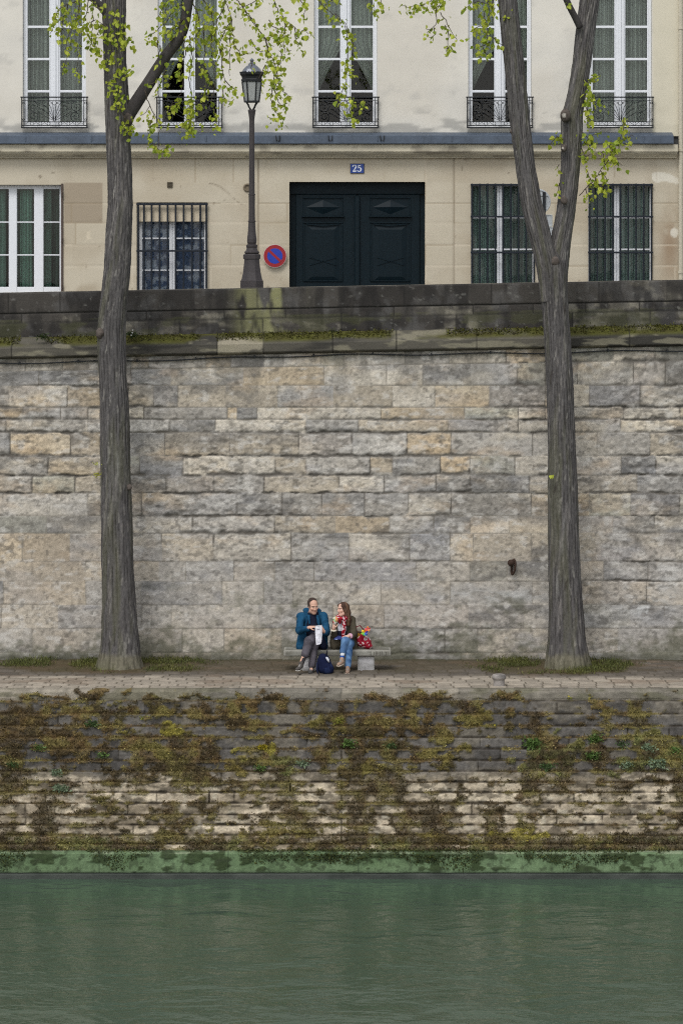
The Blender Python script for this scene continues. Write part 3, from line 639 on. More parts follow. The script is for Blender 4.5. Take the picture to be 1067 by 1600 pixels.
# body of the house: sides, floors, roof, dark rooms
bd = MB(); bd.box(hx0, hx0+.3, 72.05, 84, 5.7, 16.6); bd.box(hx1-.3, hx1, 72.05, 84, 5.7, 16.6); bd.box(hx0, hx1, 84, 84.3, 5.7, 16.6)
bd.build('side_wall', M['asphalt'], house)
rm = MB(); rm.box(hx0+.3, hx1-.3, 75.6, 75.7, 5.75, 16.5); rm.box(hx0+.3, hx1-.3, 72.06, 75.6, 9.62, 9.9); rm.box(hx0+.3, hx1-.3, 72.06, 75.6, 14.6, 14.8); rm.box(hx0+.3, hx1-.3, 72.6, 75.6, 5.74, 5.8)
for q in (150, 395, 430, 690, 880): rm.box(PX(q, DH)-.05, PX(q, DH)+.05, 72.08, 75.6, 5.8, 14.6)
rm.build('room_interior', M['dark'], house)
rf = MB(); rf.add([(hx0-.2, 71.6, 16.6), (hx1+.1, 71.6, 16.6), (hx1+.1, 72.2, 16.9), (hx0-.2, 72.2, 16.9), (hx0-.2, 74, 19.8), (hx1+.1, 74, 19.8), (hx0-.2, 84.6, 20.2), (hx1+.1, 84.6, 20.2), (hx0-.2, 84.6, 16.6), (hx1+.1, 84.6, 16.6)],
   [(0, 1, 2, 3), (3, 2, 5, 4), (4, 5, 7, 6), (6, 7, 9, 8), (0, 8, 9, 1), (0, 3, 4, 6, 8), (1, 9, 7, 5, 2)])
rf.build('roof', M['zinc'], house)
def surround(win, x0, x1, z0, z1, y0, y1, col, mt):
    k = MB(); t = .02
    k.add([(x0, y0, z0), (x0, y1, z0), (x0, y1, z1), (x0, y0, z1)], [(0, 1, 2, 3)], col); k.add([(x1, y0, z0), (x1, y1, z0), (x1, y1, z1), (x1, y0, z1)], [(3, 2, 1, 0)], col)
    k.add([(x0, y0, z1), (x1, y0, z1), (x1, y1, z1), (x0, y1, z1)], [(0, 1, 2, 3)], col); k.add([(x0, y0, z0), (x1, y0, z0), (x1, y1, z0), (x0, y1, z0)], [(3, 2, 1, 0)], col)
    return k.build('window_reveal', mt, win, usecol=True)
def curtain(win, x0, x1, z0, z1, yb, edge0, edge1, col, seed, folds=9, amp=.03, colz=None):
    """hanging cloth with pleats; edge0/edge1 = fractions of the width at height t (0 bottom, 1 top)"""
    n, m = 70, 40
    u = np.linspace(0, 1, n)[:, None]*np.ones((1, m)); t = np.linspace(0, 1, m)[None, :]*np.ones((n, 1))
    e0 = np.vectorize(edge0)(t); e1 = np.vectorize(edge1)(t)
    X = x0+(x1-x0)*(e0+(e1-e0)*u); Zc = z0+(z1-z0)*t
    ph = 2*math.pi*folds*(u+.12*(fbm(u*3, t*1.5, seed)-.5)); Y = yb+amp*np.sin(ph)+.015*(fbm(u*8, t*3, seed+1)-.5)
    Cc = np.array(col)[None, None]*(.66+.66*fbm(u*12, t*.8, seed+2)+.16*np.sin(ph))[..., None]  # light and dark of the pleats painted into the cloth colour
    grid_obj('curtain', X, Y, Zc, Cc, M['curtain'], win)
def pane(win, x0, x1, y, z0, z1):
    k = MB(); k.add([(x0, y, z0), (x1, y, z0), (x1, y, z1), (x0, y, z1)], [(0, 1, 2, 3)]); k.build('pane', M['glass'], win)

# ---- wrought iron railing of a first-floor window
def scroll(cx, cz, r0, r1, a0, turns, n=26, y=0):
    t = np.linspace(0, 1, n); a = a0+turns*2*math.pi*t; r = r0+(r1-r0)*t
    return np.stack([cx+r*np.cos(a), np.full(n, y), cz+r*np.sin(a)], 1)
def railing(win, qc):
    y = 71.90; k = MB(); X = lambda dx: PX(qc+dx, 71.9); Z = lambda py: PZ(py, 71.9)
    def bar(dx0, z0, dx1, z1, r=.010): k.tube([(X(dx0), y, Z(z0)), (X(dx1), y, Z(z1))], r, 6)
    k.box(X(-53), X(53), y-.016, y+.016, Z(152), Z(150), bev=.004); bar(-50, 156.5, 50, 156.5, .007); k.box(X(-52), X(52), y-.012, y+.012, Z(196), Z(194.5), bev=.003)
    bar(-50, 189.5, 50, 189.5, .008)
    k.box(X(-52), X(52), y-.03, y+.05, Z(199.5), Z(197.5), bev=.004)
    for s in (-1, 1):
        bar(51*s, 150, 51*s, 198, .012); bar(46*s, 152, 46*s, 195, .008)
        for a in (0, 1): k.tube(scroll(X(48.5*s), Z(160+26*a), .02, .02, 0, 1, 12, y), .006, 5)
        # curved spokes of the fan, each ending in a small curl
        for (tx_, tz_) in ((3, 160), (9, 161), (15, 164), (20, 169), (24, 175)):
            b0 = np.array([X(s*1.0), y, Z(187)]); tip = np.array([X(s*tx_), y, Z(tz_)])
            ctl = np.array([X(s*tx_*.35), y, Z(tz_+10)]); tt = np.linspace(0, 1, 10)[:, None]
            k.tube((1-tt)**2*b0+2*tt*(1-tt)*ctl+tt**2*tip, .006, 5)
            k.tube(scroll(tip[0]+s*.018, tip[2]-.0, .02, .008, math.pi/2 if s < 0 else math.pi/2, -s*1.1, 12, y), .0055, 5)
        # big C scrolls
        k.tube(scroll(X(s*35), Z(166), .13, .02, math.pi*.5, s*1.6, 34, y), .007, 5)
        k.tube(scroll(X(s*33), Z(181), .115, .02, -math.pi*.5, s*-1.5, 34, y), .007, 5)
        k.tube([(X(s*6), y, Z(157)), (X(s*14), y, Z(158.5)), (X(s*24), y, Z(160)), (X(s*31), y, Z(157))], .006, 5)
        for q in (9, 22, 35):
            k.tube(scroll(X(s*q), Z(192.3), .034, .034, 0, 1, 12, y), .006, 5)
            k.tube([(X(s*(q+3)), y, Z(193.5)), (X(s*(q+6.5)), y, Z(190.5)), (X(s*(q+10)), y, Z(193.5))], .005, 5)
    k.tube(scroll(X(0), Z(160), .045, .045, 0, 1, 16, y), .006, 5)
    k.tube(scroll(X(0), Z(186), .03, .03, 0, 1, 12, y), .008, 5)
    return k.build('railing', M['iron'], win)
def upper_window(qc, style):
    x0, x1 = PX(qc-49.5, DH), PX(qc+49.5, DH); z0, z1 = PZ(198, DH), PZ(-66, DH)
    fr = MB(); y0, y1 = 72.10, 72.17; m = MH
    X = lambda d_: PX(qc+d_, DH); Zz = lambda p_: PZ(p_, DH)
    fr.box(x0, X(-45), y0, y1, z0, z1, bev=.01); fr.box(X(45), x1, y0, y1, z0, z1, bev=.01); fr.box(X(-45), X(45), y0, y1, z1-.09, z1, bev=.01)
    fr.box(X(-6.6), X(6.6), y0-.02, y1, z0+.003, z1-.09, bev=.012); fr.box(X(-2.2), X(2.2), y0-.045, y0-.02, z0+.01, z1-.1, bev=.01)
    for s in (-1, 1):
        a, b_ = sorted((X(6.6*s), X(45*s)))
        fr.box(a, b_, y0+.003, y1, z0+.001, Zz(190), bev=.008)
        for p_ in (141.5, 91, 40.5, -10): fr.box(a, b_, y0+.012, y1-.01, Zz(p_+1.9), Zz(p_-1.9), bev=.006)
        fr.box(*(sorted((X(45*s), X(42.6*s)))), y0+.006, y1, Zz(190), z1-.09, bev=.006); fr.box(*(sorted((X(6.6*s), X(8.6*s)))), y0+.006, y1, Zz(190), z1-.09, bev=.006)
    w_ = fr.build('window', M['white'], house)
    surround(w_, x0, x1, z0, z1, 72.0, 72.5, c(204, 199, 186), M['plaster'])
    for s in (-1, 1):
        a, b_ = sorted((X(7.5*s), X(44*s))); pane(w_, a, b_, y1-.03+.004*s, Zz(191), z1-.08)
    cc = c(212, 218, 208)
    yb = 72.36
    if style == 'sheer':
        curtain(w_, x0, X(0), z0, z1, yb, lambda t: 0, lambda t: 1.0, cc*.85, int(qc)+7, 8); curtain(w_, X(0), x1, z0, z1, yb+.01, lambda t: 0, lambda t: 1.0, cc*.8, int(qc)+9, 8)
    else:
        zb = Zz(150)
        g_ = lambda t: .10+.95*min(1, max(0, (t-.0)/.42))**1.25
        curtain(w_, x0, X(0), zb, z1, yb, lambda t: 0, lambda t: min(1, g_(t)), cc, int(qc)+7, 7, .04)
        curtain(w_, X(0), x1, zb, z1, yb+.01, lambda t: 1-min(1, g_(t)), lambda t: 1, cc, int(qc)+9, 7, .04)
    railing(w_, qc)
for qc, stl_ in zip(UPW, ('sheer', 'tied', 'tied', 'tied', 'sheer', 'sheer')): upper_window(qc, stl_)

# ---- ground floor windows
def grille(win, bars, zt_, zb_, hz, x0, x1, y=71.93, r=.021, spikes=True):
    k = MB()
    for q in bars:
        k.tube([P(q, zt_, y), P(q, zb_, y)], r, 8)
        if spikes: k.lathe(PX(q, y), y, [(r*.5, PZ(zt_+14, y)), (r*1.5, PZ(zt_+12, y)), (r*1.5, PZ(zt_+11, y)), (r*.5, PZ(zt_+9, y))], 8)
    for h_ in hz: k.box(PX(x0, y), PX(x1, y), y-.028, y+.028, PZ(h_+1.5, y), PZ(h_-1.5, y), bev=.005)
    return k.build('grille', mat('grille_iron', c(28, 34, 42), .5, 40, .3, .2), win)
def low_window(ix, verts, muntins, curt, extra=None):
    a, b_, e, f_ = LOW[ix]; x0, x1, z0, z1 = PX(a, DH), PX(b_, DH), PZ(f_, DH), PZ(e, DH)
    k = MB(); y0, y1 = 72.16, 72.23; X = lambda q: PX(q, DH); Zz = lambda p_: PZ(p_, DH)
    for (q0, q1) in verts: k.box(X(q0), X(q1), y0, y1, z0, z1, bev=.012)
    for (p0, p1) in muntins: k.box(x0+.01, x1-.01, y0+.015, y1-.01, Zz(p1), Zz(p0), bev=.006)
    w_ = k.build('window', M['white'], house)
    surround(w_, x0, x1, z0, z1, 72.0, 72.6, c(176, 162, 136), M['ashlar'])
    pane(w_, x0, x1, y1-.02, z0, z1)
    return w_, x0, x1, z0, z1
w_, x0, x1, z0, z1 = low_window(0, [(92, 96), (83.5+8.5, 92.2), (52, 67), (12.5, 25.5), (-30, -15), (-72, -57), (-113, -98)], [(288, 294.5), (345.5, 347.5), (397, 399), (448, 457), (457, 466)], None)
cg = c(146, 180, 164)
curtain(w_, PX(24, DH), PX(53, DH), z0, z1, 72.42, lambda t: .15, lambda t: .85, cg*1.1, 31, 4, .03); curtain(w_, PX(66, DH), PX(93, DH), z0, z1, 72.42, lambda t: 0, lambda t: .45, cg*.9, 32, 3, .03)
curtain(w_, PX(-60, DH), PX(14, DH), z0, z1, 72.44, lambda t: 0, lambda t: .9, cg*.8, 33, 8, .03); curtain(w_, PX(60, DH), PX(97, DH), z0, z1, 72.6, lambda t: 0, lambda t: 1, cg*.45, 34, 5, .03)
curtain(w_, PX(20, DH), PX(62, DH), z0, z1, 72.6, lambda t: 0, lambda t: 1, cg*.45, 35, 5, .03)
jb = MB(); jb.box(PX(95.5, DH), PX(99, DH), 71.97, 72.15, PZ(466, DH), PZ(286, DH), bev=.01)
for p_ in (302, 374, 446): jb.tube([P(97.6, p_-4, 71.95), P(96.6, p_, 71.94), P(97.6, p_+4, 71.95)], .02, 6)
jb.build('folded_shutter', mat('shutter_brown', c(86, 74, 66), .7, 40, .2, .2), w_)
w_, x0, x1, z0, z1 = low_window(1, [(213.5, 217), (217.2, 221.5), (264, 269), (269.2, 274.5), (318.5, 324)], [(316, 320), (370.8, 373), (420.8, 423), (455, 470)], None)
n_, m_ = 120, 110
Ul, Wl_ = np.meshgrid(np.linspace(x0, x1, n_), np.linspace(z0, z1, m_), indexing='ij')
lace = sst(.50, .58, fbm(Ul*9, Wl_*9, 900, 3)); Cl2 = mixc(c(112, 128, 158), c(215, 222, 235), lace*.8)
grid_obj('lace_curtain', Ul, 72.30+.012*np.sin(Ul*40), Wl_, Cl2, M['curtain'], w_)
bl = MB(); bl.box(x0+.01, x1-.01, 72.02, 72.14, PZ(346, DH), PZ(317, DH), c(205, 192, 168), bev=.01)
for q in (224, 249, 274, 299): bl.box(PX(q, DH)-.01, PX(q, DH)+.01, 72.01, 72.02, PZ(345.5, DH), PZ(318, DH), c(110, 100, 86))
bl.build('blind', M['attr'], w_, usecol=True)
grille(w_, [216, 225, 237, 249.5, 262, 274.5, 287, 300, 313, 322.5], 316, 462, (318.5, 391.5), 213, 325, spikes=False)
for ix, q0 in ((2, 735.5), (3, 919)):
    w_, x0, x1, z0, z1 = low_window(ix, [(q0, q0+3.5), (q0+41.5, q0+45.2), (q0+45.5, q0+49.5), (q0+97, q0+100.8)], [(287, 290), (338, 340.5), (388, 390.5), (455, 470)], None)
    cg2 = c(186, 208, 200)
    curtain(w_, x0, PX(q0+44, DH), z0, z1, 72.40, lambda t: 0, lambda t: 1, cg2*(.8 if ix == 2 else .62), 40+ix, 6, .035); curtain(w_, PX(q0+46, DH), x1, z0, z1, 72.40, lambda t: 0, lambda t: 1, cg2*(.55 if ix == 2 else .7), 44+ix, 6, .035)
    grille(w_, [q0+2+12.1*i for i in range(9)], 286, 456, (288, 338, 394), q0-.5, q0+101.5, spikes=False, r=.018)

# ---- carriage door: two panelled leaves
da, db, de, df = DOOR
door = MB(); door.box(PX(da, DH), PX(db, DH), 72.30, 72.36, 5.75, PZ(de, DH)); door.box(PX(da, DH), PX(db, DH), 72.24, 72.299, PZ(de+19, DH), PZ(de, DH), bev=.01)
dor = door.build('carriage_door', M['doorpaint'], house)
k_ = surround(dor, PX(da, DH), PX(db, DH), 5.72, PZ(de, DH), 72.0, 72.36, c(180, 166, 140), M['ashlar'])
for (l0, l1, m0, m1) in ((da+10, 556.5, 473, 536), (559.5, db-8, 578, 642)):
    k = MB(); X = lambda q: PX(q, DH); Zz = lambda p_: PZ(p_, DH); yf = 72.22
    zb_ = 5.78
    k.box(X(l0), X(l1), yf+.03, 72.28, zb_, Zz(de+19.5), bev=.008)
    for (p0, p1) in ((307, 338), (346, 440)):                       # raised mouldings round the panels
        a, b_ = X(m0), X(m1); t = .035
        k.box(a, b_, yf+.012, yf+.029, Zz(p0)-t, Zz(p0), bev=.008); k.box(a, b_, yf+.008, yf+.029, Zz(p1), Zz(p1)+t, bev=.012)
        k.box(a, a+t, yf+.014, yf+.028, Zz(p1)+t, Zz(p0)-t, bev=.008); k.box(b_-t, b_, yf+.014, yf+.028, Zz(p1)+t, Zz(p0)-t, bev=.012)
    k.box(X(m0-2), X(m1+2), yf-.05, yf+.029, Zz(338.8), Zz(336.2), bev=.012)
    cx_ = X((m0+m1)/2)
    V = [(X(m0+4), yf+.028, Zz(323)), (cx_, yf+.028, Zz(334)), (X(m1-4), yf+.028, Zz(323)), (cx_, yf+.028, Zz(311.5)), (cx_, yf-.02, Zz(322.5))]
    k.add(V, [(0, 1, 4), (1, 2, 4), (2, 3, 4), (3, 0, 4)])            # diamond boss
    V = [(X(m0+6), yf+.028, Zz(351)), (X(m1-6), yf+.028, Zz(351)), (X(m1-6), yf+.028, Zz(438)), (X(m0+6), yf+.028, Zz(438)), (X(m0+14), yf+.002, Zz(358)), (X(m1-14), yf+.002, Zz(358)), (X(m1-14), yf+.002, Zz(432)), (X(m0+14), yf+.002, Zz(432))]
    k.add(V, [(0, 1, 5, 4), (1, 2, 6, 5), (2, 3, 7, 6), (3, 0, 4, 7), (4, 5, 6, 7)])
    for s in (-1, 1): k.tube([(cx_-.28, yf, Zz(408+6*s)), (cx_+.28, yf, Zz(408-6*s))], .012, 6)
    k.tube([(X(m0+6), yf, Zz(349.5)), (cx_, yf-.012, Zz(352)), (X(m1-6), yf, Zz(349.5))], .014, 6)
    k.build('door_leaf', M['doorpaint'], dor)
k = MB(); k.box(PX(554, DH), PX(562, DH), 72.18, 72.248, 5.78, PZ(305, DH), bev=.015); k.build('cover_strip', M['doorpaint'], dor)
# vents
k = MB(); k.box(PX(261, DH), PX(270, DH), 71.985, 72.02, PZ(292.5, DH), PZ(283.5, DH), bev=.006)
for i in range(4): k.box(PX(262, DH), PX(269, DH), 71.972, 71.984, PZ(286+2*i, DH), PZ(285+2*i, DH))
tag(k.build('wall_vent', mat('vent_iron', c(92, 84, 70), .8)), 'small square iron vent above the barred lace-curtained window', 'vent')
k = MB(); k.lathe(0, 0, [(.085, 0), (.09, .02), (.07, .035), (.055, .03), (.05, .005)], 18)
V = np.array(k.v); V = np.stack([V[:, 0]+PX(386.5, DH), 71.995-V[:, 2], V[:, 1]+PZ(292.5, DH)], 1); k.v = [tuple(v) for v in V]
tag(k.build('wall_vent', mat('vent_stone', c(120, 108, 90), .8)), 'small round vent in the facade just left of the lamp post', 'vent')

# neighbour
nb = empty('neighbouring_house', (10, DH, 5.8), 'sliver of pale neighbouring house at the right edge beyond the drainpipe', 'house')
U, W, keep = holes_grid([(9.2, 10.5, 10, 13.6), (12.2, 13.5, 10, 13.6), (9.2, 10.5, 6.6, 9), (12.2, 13.5, 6.6, 9)], hx1, 16, 5.7, 17.4, .1)
grid_obj('facade', U, np.full_like(U, 72.03), W, mixc(c(206, 200, 184), c(190, 184, 168), fbm(U, W, 950)), M['plaster'], nb, keep)
k = MB(); k.box(hx1+.02, 16, 72.04, 84, 17.4, 17.6); k.box(15.7, 16, 72.04, 84, 5.7, 17.4); k.box(hx1+.02, 16, 74, 74.1, 5.7, 17.4); k.build('roof', M['zinc'], nb)
for (a, z0_, z1_) in ((9.2, 10, 13.6), (12.2, 10, 13.6), (9.2, 6.6, 9), (12.2, 6.6, 9)):
    k = MB(); k.box(a, a+.08, 72.1, 72.16, z0_, z1_); k.box(a+1.22, a+1.3, 72.1, 72.16, z0_, z1_); k.box(a+.6, a+.7, 72.1, 72.16, z0_, z1_); k.box(a+.08, a+1.22, 72.1, 72.16, z0_, z0_+.1); k.box(a+.08, a+1.22, 72.1, 72.16, z1_-.08, z1_)
    w_ = k.build('window', M['white'], nb); pane(w_, a+.08, a+1.22, 72.14, z0_+.1, z1_-.08); surround(w_, a, a+1.3, z0_, z1_, 72.03, 72.4, c(190, 184, 168), M['plaster'])
k = MB(); xp = PX(1063.5, 71.9); k.tube([(xp, 71.92, 5.8), (xp, 71.92, 17.2)], .045, 10)
for zz in (7.0, 9.6, 12.2): k.tube([(xp, 71.92, zz), (xp, 71.92, zz+.06)], .06, 10); k.box(xp-.02, xp+.02, 71.92, 72.05, zz+.01, zz+.05)
tag(k.build('drainpipe', mat('pipe_paint', c(196, 188, 168), .6)), 'cream drainpipe running down the right end of the house', 'drainpipe')

# ---- house number plate, no-parking sign, road sign
def ribbon(k, pts, wds, y, col):
    pts = np.array(pts, float); T = np.gradient(pts, axis=0); T /= np.linalg.norm(T, axis=1)[:, None]; Nn = np.stack([-T[:, 1], T[:, 0]], 1)
    A = pts+Nn*np.array(wds)[:, None]/2; B = pts-Nn*np.array(wds)[:, None]/2; n = len(pts)
    V = [(a[0], y, a[1]) for a in A]+[(b_[0], y, b_[1]) for b_ in B]
    k.add(V, [(i, i+1, n+i+1, n+i) for i in range(n-1)], col)
M['enamel'] = mat('enamel', None, .3, 30, .04, .02, 30, .5)
k = MB(); bx, bz = PX(558, 71.97), PZ(262.5, 71.97); s_ = .0136
k.box(bx-11*s_, bx+11*s_, 71.975, 72.0, bz-7.7*s_, bz+7.7*s_, c(14, 28, 66), bev=.006); k.box(bx-10.2*s_, bx+10.2*s_, 71.972, 71.9745, bz-6.9*s_, bz+6.9*s_, c(28, 62, 140))
wc = c(226, 230, 236)
two = [(-3.0, 2.6), (-3.2, 3.6), (-2.5, 4.8), (-1.0, 5.3), (.8, 4.9), (1.8, 3.5), (1.5, 1.7), (.2, -.4), (-1.6, -2.6), (-3.1, -4.6)]
ribbon(k, [(bx+(p_[0]-3.6)*s_, bz+p_[1]*s_) for p_ in two], np.array([1.6, 2.0, 1.5, .9, 1.3, 2.2, 2.3, 1.7, 1.1, .8])*s_, 71.970, wc)
ribbon(k, [(bx+(q-3.6)*s_, bz+(-4.3+.2*(q > 1.5))*s_) for q in (-3.4, -2, 0, 1.5, 2.4)], np.array([1.2, 1.8, 1.9, 1.6, 1.0])*s_, 71.969, wc)
ribbon(k, [(bx+(q-3.6)*s_, bz+zq*s_) for q, zq in ((2.0, -4.0), (2.4, -3.0), (2.5, -2.2))], np.array([1.2, .8, .5])*s_, 71.968, wc)
five = [(-2.0, .4), (-.8, 1.4), (.8, 1.3), (2.2, .2), (2.4, -1.8), (1.4, -4.0), (-.4, -4.9), (-2.2, -4.3), (-2.8, -3.0)]
ribbon(k, [(bx+(p_[0]+3.6)*s_, bz+p_[1]*s_) for p_ in five], np.array([.7, 1.0, 1.5, 2.3, 2.5, 1.6, .9, 1.5, 1.9])*s_, 71.970, wc)
ribbon(k, [(bx+(q+3.6)*s_, bz+zq*s_) for q, zq in ((-2.0, .3), (-1.9, 2.6), (-1.7, 5.0))], np.array([.9, .9, .9])*s_, 71.969, wc)
ribbon(k, [(bx+(q+3.6)*s_, bz+zq*s_) for q, zq in ((-1.9, 4.5), (-.4, 4.2), (1.0, 4.4), (2.3, 5.2))], np.array([1.2, 1.7, 1.5, .6])*s_, 71.968, wc)
tag(k.build('house_number', M['enamel'], usecol=True), 'blue enamel plate reading 25 above the dark carriage door', 'number plate')
def disc(k, cx, cz, r, y0, y1, col, n=40):
    pts = [(cx+r*math.cos(2*math.pi*i/n), cz+r*math.sin(2*math.pi*i/n)) for i in range(n)]; k.prism(pts, y0, y1, col)
k = MB(); sx, sz = PX(429.5, 71.9), PZ(399.5, 71.9); r = 18.2*.01362
sgn = empty('no_parking_sign', (sx, 71.9, sz-r), 'round blue no-parking sign with red rim and slash beside the dark door', 'sign')
disc(k, sx, sz, r, 71.915, 71.935, c(200, 196, 190)); disc(k, sx, sz, r*.965, 71.911, 71.9145, c(150, 24, 34)); disc(k, sx, sz, r*.66, 71.907, 71.9105, c(24, 56, 164))
a = math.radians(-43); L_ = r*.68; hw_ = r*.105; ux_, uz_ = math.cos(a), math.sin(a)
k.prism([(sx-ux_*L_-uz_*hw_, sz-uz_*L_+ux_*hw_), (sx+ux_*L_-uz_*hw_, sz+uz_*L_+ux_*hw_), (sx+ux_*L_+uz_*hw_, sz+uz_*L_-ux_*hw_), (sx-ux_*L_+uz_*hw_, sz-uz_*L_-ux_*hw_)], 71.903, 71.9065, c(150, 24, 34))
k.build('sign_face', M['enamel'], sgn, usecol=True)
k = MB(); k.box(sx-.03, sx+.03, 71.935, 72.0, sz-.12, sz+.12, bev=.005); k.build('wall_bracket', M['iron2'], sgn)
DS = 65.2; sg2 = empty('road_sign', (PX(849, DS), DS, 5.86), 'grey back of a round road sign with small plates, seen through the tree fork', 'sign')
mg = mat('sign_back', c(178, 182, 184), .45, 20, .06, .05, 30, .5); X = lambda q: PX(q, DS); Zz = lambda p_: PZ(p_, DS)
k = MB(); k.tube([(X(850), DS, 5.80), (X(850), DS, Zz(299))], .03, 12); k.build('pole', M['iron'], sg2)
k = MB(); cz_ = Zz(314.5); cx_ = X(840.5); rr_ = 18.8*DS/F
pts_ = [(cx_+rr_*math.cos(2*math.pi*i/40), cz_+rr_*math.sin(2*math.pi*i/40)) for i in range(40)]; k.prism(pts_, DS+.05, DS+.055)
k.tube([(cx_+rr_*math.cos(t), DS+.045, cz_+rr_*math.sin(t)) for t in np.linspace(0, 2*math.pi, 41)], .017, 6, cap=False)
for p_ in (304, 325): k.box(cx_-rr_*.8, cx_+rr_*.8, DS+.032, DS+.05, Zz(p_+1.6), Zz(p_-1.6), bev=.003)
k.build('sign_disc', mg, sg2)
for (q0, q1, p0, p1) in ((843, 862.5, 335.5, 352.5), (843, 863, 354.5, 367)):
    k = MB(); k.box(X(q0), X(q1), DS+.05, DS+.055, Zz(p1), Zz(p0))
    rim = [(X(q0), DS+.045, Zz(p0)), (X(q1), DS+.045, Zz(p0)), (X(q1), DS+.045, Zz(p1)), (X(q0), DS+.045, Zz(p1)), (X(q0), DS+.045, Zz(p0))]
    for i in range(4): k.tube(rim[i:i+2], .01, 6)
    k.build('small_plate', mg, sg2)

# ---- street lamp
DL = 62.9; m = DL/F; lx = PX(393.5, DL); lz = lambda py: PZ(py, DL)
lamp = empty('street_lamp', (lx, DL, 5.86), 'dark cast-iron lamp post with a tapered glass lantern behind the parapet', 'street lamp')
k = MB(); rt = math.pi/8
k.lathe(lx, DL, [(.30, 5.85), (.30, 6.35), (.27, 6.42), (.26, lz(451))], 8, rot=rt)
k.lathe(lx, DL, [(19.2*m, lz(456)), (19.2*m, lz(438.5)), (17.6*m, lz(437)), (16.8*m, lz(434)), (14.8*m, lz(425)), (13.2*m, lz(412)), (12.6*m, lz(404.5)), (14.4*m, lz(403.8)), (14.6*m, lz(398)), (13.6*m, lz(397)), (13.2*m, lz(396.5)), (8, lz(396.4)) if False else (9*m, lz(396.2))], 8, rot=rt)
k.build('pedestal', M['iron2'], lamp)
k = MB()
k.lathe(lx, DL, [(9.4*m, lz(396.8)), (11.6*m, lz(395)), (11.8*m, lz(393)), (9*m, lz(390.5)), (8.2*m, lz(387)), (8.9*m, lz(384.6)), (8.9*m, lz(382.2)), (6.4*m, lz(381)), (7.4*m, lz(378)), (7.5*m, lz(373)), (6.2*m, lz(362)), (5.5*m, lz(350)), (5.3*m, lz(346.8)), (6.2*m, lz(346.2)), (6.2*m, lz(344.6)), (5.1*m, lz(344)),
   (4.8*m, lz(322)), (5.0*m, lz(304.5)), (5.5*m, lz(304)), (5.5*m, lz(302.6)), (4.6*m, lz(302)), (4.1*m, lz(200)), (4.0*m, lz(187)), (4.4*m, lz(184)), (5.4*m, lz(176)), (6.2*m, lz(172.4)), (6.2*m, lz(170.4)), (3, lz(170)) if False else (3*m, lz(170))], 20)
k.build('post', M['iron2'], lamp, smooth=False)
lan = MB()
for s in ((-1, -1), (1, -1), (1, 1), (-1, 1)):     # cradle arms
    lan.tube([(lx+s[0]*1.5*m, DL+s[1]*1.5*m, lz(171)), (lx+s[0]*4.2*m, DL+s[1]*4.2*m, lz(167)), (lx+s[0]*5.6*m, DL+s[1]*5.6*m, lz(163)), (lx+s[0]*8.4*m, DL+s[1]*8.4*m, lz(159))], .016, 6)
lan.lathe(lx, DL, [(11.4*m, lz(159.5)), (12.6*m, lz(159)), (12.6*m, lz(157)), (11.2*m, lz(156.5))], 6, rot=0)
for i in range(6):
    t = 2*math.pi*i/6; lan.tube([(lx+11.4*m*math.cos(t), DL+11.4*m*math.sin(t), lz(157)), (lx+15.2*m*math.cos(t), DL+15.2*m*math.sin(t), lz(127))], .014, 6)
lan.lathe(lx, DL, [(14.2*m, lz(127.4)), (16.4*m, lz(126.5)), (16.6*m, lz(123.5)), (15.4*m, lz(122)), (16*m, lz(119)), (18.6*m, lz(115.5)), (18.8*m, lz(113)), (16.5*m, lz(112.2))], 6, rot=0)
for i in range(24):
    t = 2*math.pi*i/24; rr2 = 18.0*m*(math.cos(math.pi/6)/math.cos((t % (math.pi/3))-math.pi/6)); lan.box(lx+rr2*math.cos(t)-.014, lx+rr2*math.cos(t)+.014, DL+rr2*math.sin(t)-.014, DL+rr2*math.sin(t)+.014, lz(113.2), lz(111.2))
lo = lan.build('lantern', M['iron'], lamp)
k = MB(); k.lathe(lx, DL, [(11.0*m, lz(156.6)), (14.7*m, lz(127.2))], 6); 
gm, gnt, gb = new_mat('lantern_glass'); gb.inputs['Base Color'].default_value = (.55, .57, .57, 1); gb.inputs['Roughness'].default_value = .35; gb.inputs['Transmission Weight'].default_value = .55
k.f = k.f[:6]; k.build('lantern_glass', gm, lo)
k = MB(); k.lathe(lx, DL, [(16.4*m, lz(112.4)), (13.5*m, lz(107)), (9.5*m, lz(103)), (6.2*m, lz(101)), (5.6*m, lz(100)), (6.0*m, lz(99)), (3.6*m, lz(97.5)), (2.0*m, lz(96)), (3.2*m, lz(94)), (3.4*m, lz(92.6)), (1.5*m, lz(91)), (.5*m, lz(90))], 12)
k.build('cap', mat('lamp_cap', c(128, 132, 140), .3, 20, .2, .1, 30, .6, metal=.5), lo)
